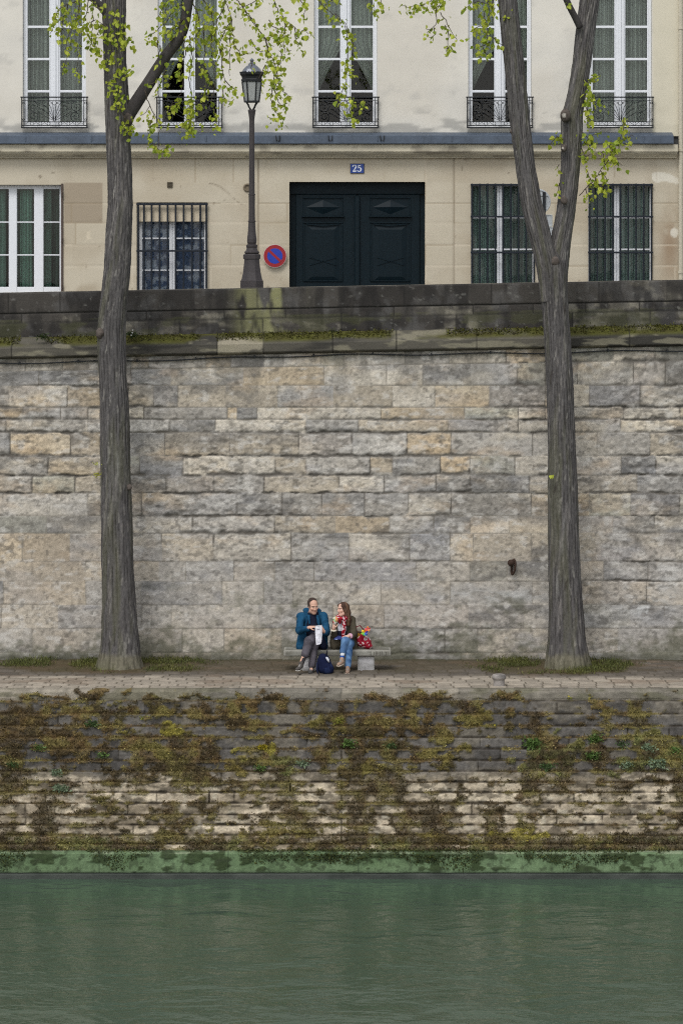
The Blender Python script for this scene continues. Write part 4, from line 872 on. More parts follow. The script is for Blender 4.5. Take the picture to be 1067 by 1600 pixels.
# ================================================================ trees
DT = 60.45; mt_ = DT/F
def trunk_tube(path, depth=None, seed=0, amp=.016, cap=True, base=False, nseg=88, dz=.016, squash=1.0):
    """path rows: photo row, left and right edge of the silhouette there -> a bark-covered tube"""
    path = sorted(path, key=lambda r: -r[0]); A = np.array(path, float)
    cx_ = PX((A[:, 1]+A[:, 2])/2, DT); rr_ = (A[:, 2]-A[:, 1])/2*mt_; zz = PZ(A[:, 0], DT)
    dd = np.zeros(len(A)) if depth is None else np.interp(zz, depth[0], depth[1])
    s = np.r_[0, np.cumsum(np.hypot(np.diff(cx_), np.diff(zz)))]
    t = np.arange(0, s[-1], dz)
    def sm(v):
        q = np.interp(t, s, v); k = np.hanning(23); k /= k.sum(); return np.convolve(np.pad(q, 11, mode='edge'), k, 'valid')
    x, zc, r, dy = sm(cx_), np.interp(t, s, zz), sm(rr_), sm(dd)
    C3 = np.stack([x, DT+dy, zc], 1); T = np.gradient(C3, axis=0); T /= np.linalg.norm(T, axis=1)[:, None]
    ex = np.cross(np.array([0, 1, 0])[None], T); ex /= np.linalg.norm(ex, axis=1)[:, None]; ey = np.cross(T, ex)
    th = np.linspace(0, 2*math.pi, nseg, endpoint=False)
    TH, SS = np.meshgrid(th, t, indexing='xy'); rg = r[:, None]
    ax = np.cos(TH); ay = np.sin(TH)
    # bark: long broken ridges, noise made on the cylinder so that it has no seam
    def cyl(fr, fz, sd, o=3): return .5*(fbm(ax*fr+3.1*sd, SS*fz+ay*fr, sd, o)+fbm(ay*fr+7.7*sd, SS*fz-ax*fr, sd+50, o))
    wv = (cyl(2, .8, seed+1)-.5)*2.2
    k1 = 25
    ph = TH*k1+wv*4+SS*.6
    ridge = np.abs(np.sin(ph*.5)); brk = cyl(6, 9, seed+2, 4); fine = cyl(9, 9, seed+3, 4)
    crack = (1-sst(.05, .55, ridge+1.3*(brk-.5)))
    scale = (.25+.75*cyl(1.5, .5, seed+4))
    d_ = amp*(-1.3*crack*scale+1.6*(fine-.5)+1.6*(cyl(3, 2, seed+5)-.5))
    col_ = mixc(c(100, 97, 95), c(76, 73, 72), cyl(2.5, 1.2, seed+6))
    col_ = mixc(col_, c(126, 121, 116), .6*sst(.55, .68, cyl(7, 4, seed+7, 4)))
    col_ = mixc(col_, c(34, 31, 29), .9*crack*scale)*(1+1.0*(cyl(11, 6, seed+15, 3)-.5))[..., None]
    col_ = mixc(col_, c(150, 146, 138), .55*sst(.66, .72, cyl(6, 5, seed+8, 3)))
    col_ = mixc(col_, c(92, 92, 66), .35*sst(.5, .68, cyl(2, 1, seed+9)))
    R_ = np.repeat(rg, nseg, 1)*(1+.10*(cyl(1.4, 1.6, seed+10, 4)-.5))+d_
    scar_ = sst(.70, .76, cyl(2.2, 2.6, seed+21, 4)); col_ = mixc(col_, c(58, 52, 48), .6*scar_); d_ = d_+0*scar_
    col_ = mixc(col_, c(150, 148, 142), .45*sst(.60, .70, cyl(4, 2, seed+22, 5))*sst(.5, .62, cyl(1.2, .5, seed+23)))
    if base:
        zb = zc[:, None]; fl_ = np.exp(-np.clip(zb, -.1, 9)/.16)
        lobes = np.abs(np.sin(TH*3.5+seed+.8*wv)); R_ = R_+fl_*.07*(lobes-.6)
        pale = 1-sst(.22, .34, zb+.10*(cyl(3, 3, seed+12)-.5)*2)
        col_ = mixc(col_, mixc(c(134, 128, 110), c(98, 94, 78), cyl(5, 9, seed+13))*(1-.5*crack*.8)[..., None], .8*pale)
        col_ = mixc(col_, c(84, 88, 50), .55*np.exp(-np.clip(zb, 0, 9)/.10)*sst(.35, .6, cyl(3, 4, seed+14)))
    Pn = C3[:, None]+R_[..., None]*(ax[..., None]*ex[:, None]+squash*ay[..., None]*ey[:, None])
    n_ = len(t); V = Pn.reshape(-1, 3); j = np.arange(nseg)
    i = np.arange(n_-1)[:, None]; a = i*nseg+j; b_ = i*nseg+(j+1) % nseg
    Fq = np.stack([a, b_, b_+nseg, a+nseg], -1).reshape(-1, 4)
    Cc = col_.reshape(-1, 3)
    V = np.vstack([V, C3[-1:]+T[-1:]*.02]); Cc = np.vstack([Cc, Cc[-1:]])
    last = (n_-1)*nseg; capf = np.stack([last+j, last+(j+1) % nseg, np.full(nseg, len(V)-1), np.full(nseg, len(V)-1)], 1)
    return V, Fq, Cc, capf
def join_tubes(tubes):
    Vs, Fs, Cs = [], [], []; o = 0
    for V, Fq, Cc, capf in tubes:
        Vs.append(V); Cs.append(Cc)
        Fs += [tuple(r) for r in (Fq+o)]+[tuple(r[:3]) for r in (capf+o)]; o += len(V)
    return np.vstack(Vs), Fs, np.vstack(Cs)
def knob(px, py, rpx, dy, sd, scar=True):
    n_, m_ = 20, 26; u = np.linspace(.02, math.pi-.02, n_)[:, None]; v = np.linspace(0, 2*math.pi, m_, endpoint=False)[None]
    bump_ = 1+.45*(fbm(np.cos(v)*1.6+sd, np.cos(u)*1.6+np.sin(v), sd)-.5)
    r = rpx*mt_*bump_
    X = PX(px, DT)+r*np.sin(u)*np.cos(v); Y = DT+dy+r*np.sin(u)*np.sin(v); Z = PZ(py, DT)+1.2*r*np.cos(u)*np.ones_like(v)
    V = np.stack([X, Y, Z], -1).reshape(-1, 3); i = np.arange(n_-1)[:, None]; j = np.arange(m_); a = i*m_+j; b_ = i*m_+(j+1) % m_
    Fq = np.stack([a, b_, b_+m_, a+m_], -1).reshape(-1, 4)
    Cc = np.broadcast_to(c(92, 84, 78), (len(V), 3))*(.7+.6*fbm(V[:, 0]*30, V[:, 2]*30, sd))[:, None]
    if scar:
        rr_ = np.hypot((V[:, 0]-PX(px-.35*rpx, DT))/(rpx*mt_), (V[:, 2]-PZ(py, DT))/(rpx*mt_*1.2))
        Cc = mixc(mixc(Cc, c(176, 170, 160), .85*(1-sst(.30, .42, rr_))), c(60, 50, 44), .8*np.exp(-((rr_-.45)/.08)**2))
    return V, Fq, Cc, np.zeros((0, 4), int)
def stick(rows_, r0, r1, seed, nseg=14):
    """limb through 3-D points, lightly barked"""
    pts = np.array(rows_, float); s = np.r_[0, np.cumsum(np.linalg.norm(np.diff(pts, axis=0), axis=1))]
    t = np.linspace(0, s[-1], max(6, int(s[-1]/.05)))
    q = np.stack([np.interp(t, s, pts[:, i]) for i in range(3)], 1); k = np.array([1, 2, 3, 2, 1])/9.
    if len(q) > 7: q[2:-2] = np.stack([np.convolve(q[:, i], k, 'valid') for i in range(3)], 1)
    r = np.interp(t/s[-1], [0, 1], [r0, r1]); mb = MB()
    r = r*(1+.10*(fbm(t*3, t*0, seed)-.5)); mb.tube(q, r, nseg)
    V = np.array(mb.v); Cc = mixc(c(88, 84, 82), c(60, 56, 55), fbm(V[:, 0]*14, V[:, 2]*5, seed))
    return V, mb.f, Cc, q
def branch_obj(name, segs, parent):
    Vs, Fs, Cs = [], [], []; o = 0
    for V, fc, Cc, _ in segs:
        Vs.append(V); Cs.append(Cc); Fs += [tuple(i+o for i in f) for f in fc]; o += len(V)
    return mesh_obj(name, np.vstack(Vs), Fs, M['bark'], parent, np.vstack(Cs), True)

# ---- leaves
LT = np.array([(0, 0, 0), (-.40, -.16, .10), (-.46, -.46, .13), (-.20, -.82, .06), (0, -1.08, -.06), (.20, -.82, .06), (.46, -.46, .13), (.40, -.16, .10)])
LF = [(0, 1, 2, 3, 4), (4, 5, 6, 7, 0)]
class Leaves:
    def __init__(s, seed): s.p = []; s.r = np.random.default_rng(seed); s.tw = []
    def cluster(s, p, n, spread):
        p = np.array(p)
        for q in p+s.r.normal(0, 1, (n, 3))*np.array([spread, spread*.9, spread*.9]): s.p.append(q)
    def twig(s, pts, r0=.010, dens=10, spread=.07, y=None, leaf_from=.0, r1=.005):
        """pts are photo positions of the twig's course (px, py[, depth offset]); leaves hang along it"""
        q = np.array([P(a[0], a[1], DT+(a[2] if len(a) > 2 else 0)+(y or 0)) for a in pts])
        sg = np.r_[0, np.cumsum(np.linalg.norm(np.diff(q, axis=0), axis=1))]; t = np.linspace(0, sg[-1], max(5, int(sg[-1]/.05)))
        qq = np.stack([np.interp(t, sg, q[:, i]) for i in range(3)], 1)
        qq[1:-1] += s.r.normal(0, .010, (len(qq)-2, 3))
        s.tw.append((qq, np.linspace(r0*1.35, r1, len(qq))))
        n = int(.8*dens*sg[-1]/.1)
        for k in range(n):
            f = leaf_from+(1-leaf_from)*s.r.random(); i = f*(len(qq)-1); a = int(i); b_ = min(a+1, len(qq)-1); pt = qq[a]*(1-i+a)+qq[b_]*(i-a)
            s.p.append(pt+s.r.normal(0, spread, 3)+np.array([0, 0, -.03]))
        return qq
    def build(s, parent, size=(.036, .105), name='crown'):
        p = np.array(s.p); n = len(p); r = s.r
        sc = r.uniform(*size, n)
        yaw = r.uniform(0, 2*math.pi, n); pit = r.normal(.15, .55, n); rol = r.normal(0, .5, n)
        cy_, sy_ = np.cos(yaw), np.sin(yaw)
        T_ = LT[None]*sc[:, None, None]; x, zz, y = T_[..., 0], T_[..., 1], -T_[..., 2]
        c1, s1 = np.cos(pit)[:, None], np.sin(pit)[:, None]; y, zz = y*c1-zz*s1, y*s1+zz*c1
        c2, s2 = np.cos(rol)[:, None], np.sin(rol)[:, None]; x, zz = x*c2-zz*s2, x*s2+zz*c2
        X = x*cy_[:, None]-y*sy_[:, None]; Y = x*sy_[:, None]+y*cy_[:, None]
        V = (np.stack([X, Y, zz], -1)+p[:, None]).reshape(-1, 3)
        base = mixc(c(168, 182, 58), c(198, 204, 84), r.random(n)); base = mixc(base, c(128, 154, 50), .7*(r.random(n) < .3))
        Cc = np.repeat(base*r.uniform(.8, 1.15, (n, 1)), 8, 0)
        off = np.arange(n)[:, None]*8
        Fq = np.concatenate([off+np.array(LF[0]), off+np.array(LF[1])])
        o = mesh_obj(name, V, Fq, M['leaf'], parent, Cc, False)
        xm = PX(850, DT)
        for side in (0, 1):
            mb = MB()
            for qq, rr_ in s.tw:
                if (qq[0, 0] > xm) == bool(side): mb.tube(qq, rr_, 5, c(70, 60, 50), cap=False)
            if mb.v: mb.build('twigs', M['attr'], parent, usecol=True)
        return o

def high_crown(L, start, rad, seed, nb, parent, limbs):
    """boughs and thin spring leaves above the picture"""
    r = np.random.default_rng(seed)
    for i in range(nb):
        a = 2*math.pi*i/nb+r.uniform(-.3, .3); st_ = np.array(start)+np.array([0, 0, r.uniform(0, 5)])
        e = st_+np.array([math.cos(a)*rad*r.uniform(.6, 1), math.sin(a)*rad*.7*r.uniform(.6, 1)-.6, r.uniform(1.5, 4)])
        mid = (st_+e)/2+np.array([0, 0, .5]); limbs.append(stick([st_, mid, e], .07, .02, seed+i, 8))
        for f in np.linspace(.35, 1, 8):
            q = st_*(1-f)**2+2*f*(1-f)*mid+e*f*f; L.cluster(q+r.normal(0, .25, 3), 30, .38)

# ---- left tree
tl = empty('tree', (PX(187, DT), DT, 0), 'straight tree at the left with one rising bough, leaves sprouting over its trunk', 'tree', 'riverside trees on the quay')
pl = [(1056, 146, 227), (1047, 149, 224), (1030, 153, 220), (1010, 156.5, 218), (980, 158.5, 214.5), (940, 159, 212), (900, 159, 209.5), (850, 158, 208.3), (800, 157.5, 206.5), (760, 157, 205), (700, 156.5, 203), (640, 156, 201.5), (590, 154.5, 198), (545, 152, 196.5), (520, 152.5, 196), (503, 153, 197), (470, 157, 199), (420, 162, 204),
      (370, 164.5, 205.5), (320, 168.5, 208), (270, 168, 206.5), (220, 166, 204), (190, 164.5, 207), (165, 163.5, 203), (100, 162.5, 197.5), (50, 161, 196), (0, 159, 197), (-100, 160, 192), (-250, 165, 190), (-450, 169, 186), (-700, 174, 180)]
tb = [trunk_tube(pl, None, 10, base=True)]
tb += [knob(200, 186, 9, -.12, 3, False), knob(203, 760, 4, -.16, 4, False), knob(158, 520, 7, -.15, 5, False)]
V, Fs, Cc = join_tubes(tb); mesh_obj('trunk', V, Fs, M['bark'], tl, Cc, True)
lb = [stick([P(190, 196, DT), P(206, 170, DT-.05), P(233, 128, DT-.15), P(259, 86, DT-.25), P(280, 60, DT-.35), P(289, 35, DT-.4), P(296, -10, DT-.5), P(320, -120, DT-.7), P(340, -260, DT-.9)], .125, .05, 31, 18),
      stick([P(176, 40, DT), P(163, 15, DT-.1), P(147, -2, DT-.2), P(120, -60, DT-.4), P(90, -200, DT-.6)], .075, .035, 33), stick([P(293, 10, DT-.45), P(330, -60, DT-.9), P(420, -110, DT-1.3), P(540, -130, DT-1.4)], .045, .02, 35)]
L = Leaves(61)
# sprouts over the trunk
for (x, y) in [(178, 20), (186, 35), (172, 48), (192, 52), (180, 66), (196, 38), (174, 82), (187, 95), (168, 96), (194, 72), (183, 112), (177, 126), (190, 108), (198, 62)]:
    L.cluster(P(x, y, DT-.34), 9, .06); L.tw.append((np.array([P(x, y+4, DT-.18), P(x+1, y-3, DT-.27), P(x, y, DT-.34)]), np.array([.008, .006, .004])))
for (x, y, n_) in [(175, 130, 7), (173, 143, 8), (187, 142, 9), (184, 158, 10), (194, 150, 7), (190, 168, 8), (203, 108, 8), (198, 195, 12), (205, 188, 8), (210, 202, 10), (192, 200, 6), (164, 60, 9), (163, 92, 6), (156, 80, 7), (201, 62, 8), (148, 70, 9)]:
    L.cluster(P(x, y, DT-.36), n_, .055)
L.twig([(178, 165), (186, 150), (191, 140)], .008, 2, .04, -.3); L.twig([(182, 158), (188, 170), (198, 192), (206, 205)], .008, 3, .04, -.33)
T = L.twig
# left sprays
T([(160, 15), (135, -5), (108, 5), (97, 30), (96, 52)], .012, 6, .075, -.4); T([(108, 5), (90, 15), (84, 40), (78, 52)], .007, 7, .06, -.45, .2); T([(125, -8), (122, 20), (112, 45), (104, 65)], .008, 8, .075, -.5, .2)
T([(140, -5), (133, 25), (128, 45)], .007, 7, .06, -.4, .3); T([(146, 5), (144, 40), (143, 65), (140, 72)], .006, 4, .05, -.4, .5); T([(166, 40), (150, 30), (137, 35), (128, 42)], .006, 8, .05, -.3)
T([(112, 60), (106, 85), (100, 105)], .004, 3, .035, -.5, .8); T([(120, 66), (122, 100), (121, 118)], .004, 3, .045, -.5, .6); T([(104, 62), (104, 85)], .004, 3, .04, -.5, .4)
T([(128, 50), (125, 78)], .004, 4, .04, -.5, .5); T([(160, 40), (148, 60), (146, 70), (155, 82)], .006, 7, .045, -.35, .2)
# middle sprays round the bough
for pth, dn in [([(296, 0), (275, 10), (262, 30), (250, 42), (238, 52), (228, 58)], 7), ([(300, -10), (270, -5), (255, 8), (248, 25)], 8), ([(296, 5), (285, 30), (270, 40), (262, 52)], 8), ([(300, 0), (310, 25), (312, 45), (300, 62)], 9), ([(310, -10), (330, 15), (335, 38), (330, 60)], 8), ([(285, 50), (290, 80), (283, 105), (282, 125)], 5),
                ([(296, 55), (300, 90), (296, 118)], 5), ([(318, 40), (320, 75), (318, 100), (325, 118)], 5), ([(330, 50), (332, 90), (336, 125)], 5), ([(262, 100), (256, 112), (252, 125), (246, 142), (248, 150)], 6), ([(240, 128), (232, 130)], 5), ([(250, 70), (247, 90), (244, 100)], 3), ([(246, 62), (248, 76)], 6)]:
    T(pth, .009, dn, .075, -.5, .15)
# hanging sprays under the bough
T([(226, 140), (234, 165), (245, 185), (252, 195), (262, 196)], .007, 1.5, .05, -.3, .55); T([(234, 165), (224, 178), (219, 180)], .005, 6, .045, -.3, .3); T([(240, 178), (237, 190), (231, 197)], .005, 8, .05, -.32, .2)
T([(236, 188), (232, 210), (240, 225), (250, 234), (262, 228), (270, 222)], .006, 6, .05, -.34, .25); T([(252, 195), (248, 212), (247, 232)], .005, 2, .04, -.3, .6)
T([(286, 120), (283, 145), (279, 160), (266, 165)], .005, 4, .04, -.45, .5); T([(270, 158), (262, 176)], .004, 4, .04, -.4, .4); T([(296, 118), (298, 150), (296, 185), (293, 215)], .006, 9, .06, -.45, .25); T([(300, 155), (312, 165), (318, 160)], .004, 5, .04, -.4)
T([(336, 125), (330, 160), (338, 180), (336, 200)], .005, 4, .045, -.5, .4); T([(325, 118), (322, 140), (320, 150)], .005, 6, .05, -.5, .3); T([(296, 185), (285, 192), (280, 196)], .004, 6, .035, -.45); T([(315, 190), (315, 203)], .004, 5, .035, -.45)
# right sprays over the lamp
for pth, dn, y in [([(340, -40), (352, 0), (362, 30), (366, 70)], 5, -.8), ([(345, -30), (372, 0), (392, 30), (412, 58), (428, 72)], 2.5, -.9), ([(372, 0), (386, 20), (402, 42), (416, 62), (420, 90), (418, 112)], 3, -.9), ([(350, 10), (340, 30), (335, 60), (345, 78)], 6, -.8),
                   ([(362, 30), (350, 50), (342, 68), (344, 85)], 5, -.8), ([(360, 55), (358, 90), (359, 118)], 2, -.8), ([(345, 78), (347, 110), (352, 130)], 3, -.8), ([(352, 125), (362, 135), (371, 141)], 7, -.8), ([(347, 135), (350, 155), (362, 158)], 7, -.8),
                   ([(366, 70), (376, 85), (392, 82)], 7, -1), ([(392, 60), (400, 78), (412, 80)], 6, -1), ([(412, 58), (420, 80), (428, 95), (432, 112)], 6, -1), ([(420, 30), (430, 45), (440, 52), (442, 40)], 8, -1), ([(425, -10), (432, 10), (445, 30), (460, 42), (470, 50)], 6, -1.1), ([(470, 50), (476, 45), (482, 52)], 7, -1.1),
                   ([(446, 30), (442, 60), (445, 80), (455, 78)], 6, -1.1), ([(460, 42), (462, 62), (472, 70)], 7, -1.1), ([(440, 75), (438, 95), (430, 110), (432, 125)], 6, -1), ([(432, 110), (434, 130), (445, 145), (455, 150)], 7, -1), ([(432, 125), (430, 150), (440, 165), (450, 160)], 6, -1),
                   ([(428, 120), (424, 150), (428, 172), (440, 182)], 7, -1), ([(440, 182), (430, 185), (418, 182)], 8, -1), ([(455, -20), (470, 0), (478, 10), (475, 25)], 6, -1.1), ([(405, -20), (400, 0), (385, 8), (372, 14)], 5, -.9), ([(415, 100), (408, 112), (404, 122)], 5, -1), ([(392, 95), (393, 108)], 5, -1.05)]:
    T(pth, .008, dn, .06, y, .1)
# far spray over the middle window
for pth, dn in [([(500, -30), (498, 0), (508, 12), (522, 20), (530, 30)], 6), ([(522, 20), (535, 30), (541, 45), (544, 80), (540, 120), (541, 165), (545, 185)], 3.2), ([(541, 40), (550, 60), (552, 85)], 6), ([(541, 90), (545, 110), (552, 120)], 6), ([(540, 130), (534, 142), (528, 155), (535, 162)], 6), ([(546, 150), (556, 165), (566, 160), (570, 155)], 8), ([(545, 170), (552, 185), (556, 190)], 9), ([(580, -30), (578, 0), (585, 8), (586, 25)], 6), ([(590, -20), (596, 2), (598, 12)], 7), ([(530, -20), (520, -2), (505, 8)], 7)]:
    T(pth, .006, dn, .05, -1.3, .1)
limbs = []
high_crown(L, P(178, -200, DT), 3.4, 5, 9, tl, limbs)
branch_obj('branches', lb+limbs, tl)
L.build(tl)

# ---- right tree
tr_ = empty('tree', (PX(886, DT), DT, 0), 'forked tree at the right, its trunk splitting into two limbs above the parapet', 'tree', 'riverside trees on the quay')
pm = [(1056, 846, 927), (1047, 850, 924), (1026, 852, 920), (1000, 855.5, 915), (950, 857, 911), (900, 857, 907.5), (850, 856.5, 905.5), (800, 856, 904), (700, 856, 899.5), (600, 853.6, 896), (540, 850.6, 892), (500, 848.5, 889), (460, 846, 886.5), (430, 842, 885.5), (408, 843, 883), (392, 849, 873), (384, 854, 868)]
pr2 = [(475, 852, 887), (450, 852, 886.5), (425, 853, 887), (400, 856, 889.5), (380, 859, 892), (350, 866, 896.5), (300, 875, 903), (250, 877.5, 908), (200, 877, 911.5), (185, 877, 911), (168, 882, 912), (150, 887, 915), (100, 895.5, 924), (50, 900, 930.5), (0, 907, 937.5), (-100, 918, 945), (-300, 935, 955), (-600, 950, 960)]
pl2 = [(470, 845, 876), (445, 842, 876), (420, 838, 872), (400, 834, 868.5), (380, 829.5, 863), (350, 821, 856), (320, 814, 846.5), (270, 806, 837), (200, 797, 828), (150, 792, 823), (100, 787, 818.5), (50, 782, 812), (0, 777, 806.5), (-100, 765, 790), (-300, 748, 762), (-600, 733, 738)]
tb = [trunk_tube(pm, None, 40, base=True), trunk_tube(pr2, ([0, 6, 20], [0, 0, .6]), 50), trunk_tube(pl2, ([0, 6, 20], [0, 0, -.6]), 60),
      knob(883, 180, 8.5, -.08, 8), knob(880, 231, 5, -.12, 9), knob(866, 408, 7, -.18, 10, False), knob(880, 312, 5.5, -.16, 12, False), knob(818, 198, 4, -.2, 14, False), knob(800, 205, 4, -.16, 15, False)]
V, Fs, Cc = join_tubes(tb); mesh_obj('trunk', V, Fs, M['bark'], tr_, Cc, True)
lb = [stick([P(906, 42, DT), P(899, 27, DT-.08), P(890, 10, DT-.16), P(882, -8, DT-.22), P(868, -50, DT-.4), P(850, -200, DT-.6)], .062, .04, 71), stick([P(790, 5, DT-.05), P(740, -60, DT-.4), P(690, -80, DT-.8), P(640, -70, DT-1)], .04, .02, 73)]
L = Leaves(62); T = L.twig
for pth, dn, y in [([(720, -40), (690, -10), (672, 2), (655, 8), (640, 10), (628, 8)], 8, -.8), ([(690, -10), (685, 8), (676, 14)], 8, -.8), ([(682, 12), (682, 35), (672, 46), (665, 44)], 1.2, -.8), ([(678, 42), (679, 56), (670, 58)], 3, -.8), ([(672, 46), (668, 52)], 9, -.8), ([(688, 18), (698, 34), (704, 48), (710, 58), (714, 62)], 2.6, -.8), ([(700, 45), (699, 66), (697, 80)], 3, -.8), ([(697, 75), (702, 72), (705, 70)], 8, -.8), ([(696, 38), (695, 44)], 8, -.8),
                   ([(775, -20), (760, 5), (756, 25), (762, 45), (760, 70)], 7, -.4), ([(770, -5), (768, 15), (772, 25)], 9, -.4), ([(760, 5), (745, 0), (735, 6), (724, 15)], 6, -.5), ([(760, 40), (746, 40), (738, 50)], 7, -.45), ([(762, 60), (770, 58), (778, 66), (785, 70)], 4, -.4), ([(765, 65), (752, 72), (745, 70)], 7, -.4), ([(752, 72), (758, 84), (766, 86)], 9, -.4), ([(790, 0), (793, 14), (793, 22)], 9, -.32), ([(790, 25), (793, 34), (799, 36)], 10, -.3),
                   ([(912, 135), (920, 125), (928, 118), (936, 116)], 7, -.1), ([(913, 140), (922, 150), (932, 160), (940, 162)], 8, -.15), ([(914, 160), (920, 180), (924, 192)], 8, -.1), ([(916, 135), (920, 155), (918, 175)], 6, 0),
                   ([(908, 205), (920, 215), (930, 210), (938, 206)], 8, -.1), ([(912, 222), (922, 228), (930, 222)], 9, -.1), ([(908, 230), (914, 245), (922, 240)], 8, -.1),
                   ([(905, 305), (920, 290), (930, 278), (940, 262), (952, 248), (965, 235), (974, 190)], 1.6, -.2), ([(952, 248), (960, 225), (970, 215), (976, 220)], 9, -.2), ([(974, 205), (975, 190), (974, 182)], 9, -.2), ([(976, 215), (986, 212), (990, 212)], 9, -.2), ([(945, 256), (942, 240), (938, 236)], 8, -.2), ([(950, 250), (962, 252), (972, 258)], 9, -.2), ([(938, 266), (945, 275), (950, 285)], 9, -.22), ([(930, 278), (934, 290), (945, 293), (956, 298)], 8, -.2), ([(915, 295), (918, 305), (926, 316)], 9, -.2), ([(925, 284), (920, 272), (914, 262)], 6, -.2), ([(960, 238), (952, 228), (955, 218)], 9, -.2),
                   ([(880, 218), (872, 212), (866, 216), (860, 224)], 6, -.1), ([(876, 216), (868, 210)], 8, -.1), ([(873, 256), (871, 260)], 10, -.05), ([(874, 285), (870, 300), (867, 306)], 2.5, -.05)]:
    T(pth, .007, dn, .05, y, .1)
L.cluster(P(889, 6, DT-.3), 7, .04); L.cluster(P(864, 745, DT-.33), 4, .035)
limbs = []
high_crown(L, P(940, -220, DT), 3.2, 15, 7, tr_, limbs); high_crown(L, P(745, -260, DT), 3.0, 17, 6, tr_, limbs)
branch_obj('branches', lb+limbs, tr_)
L.build(tr_)
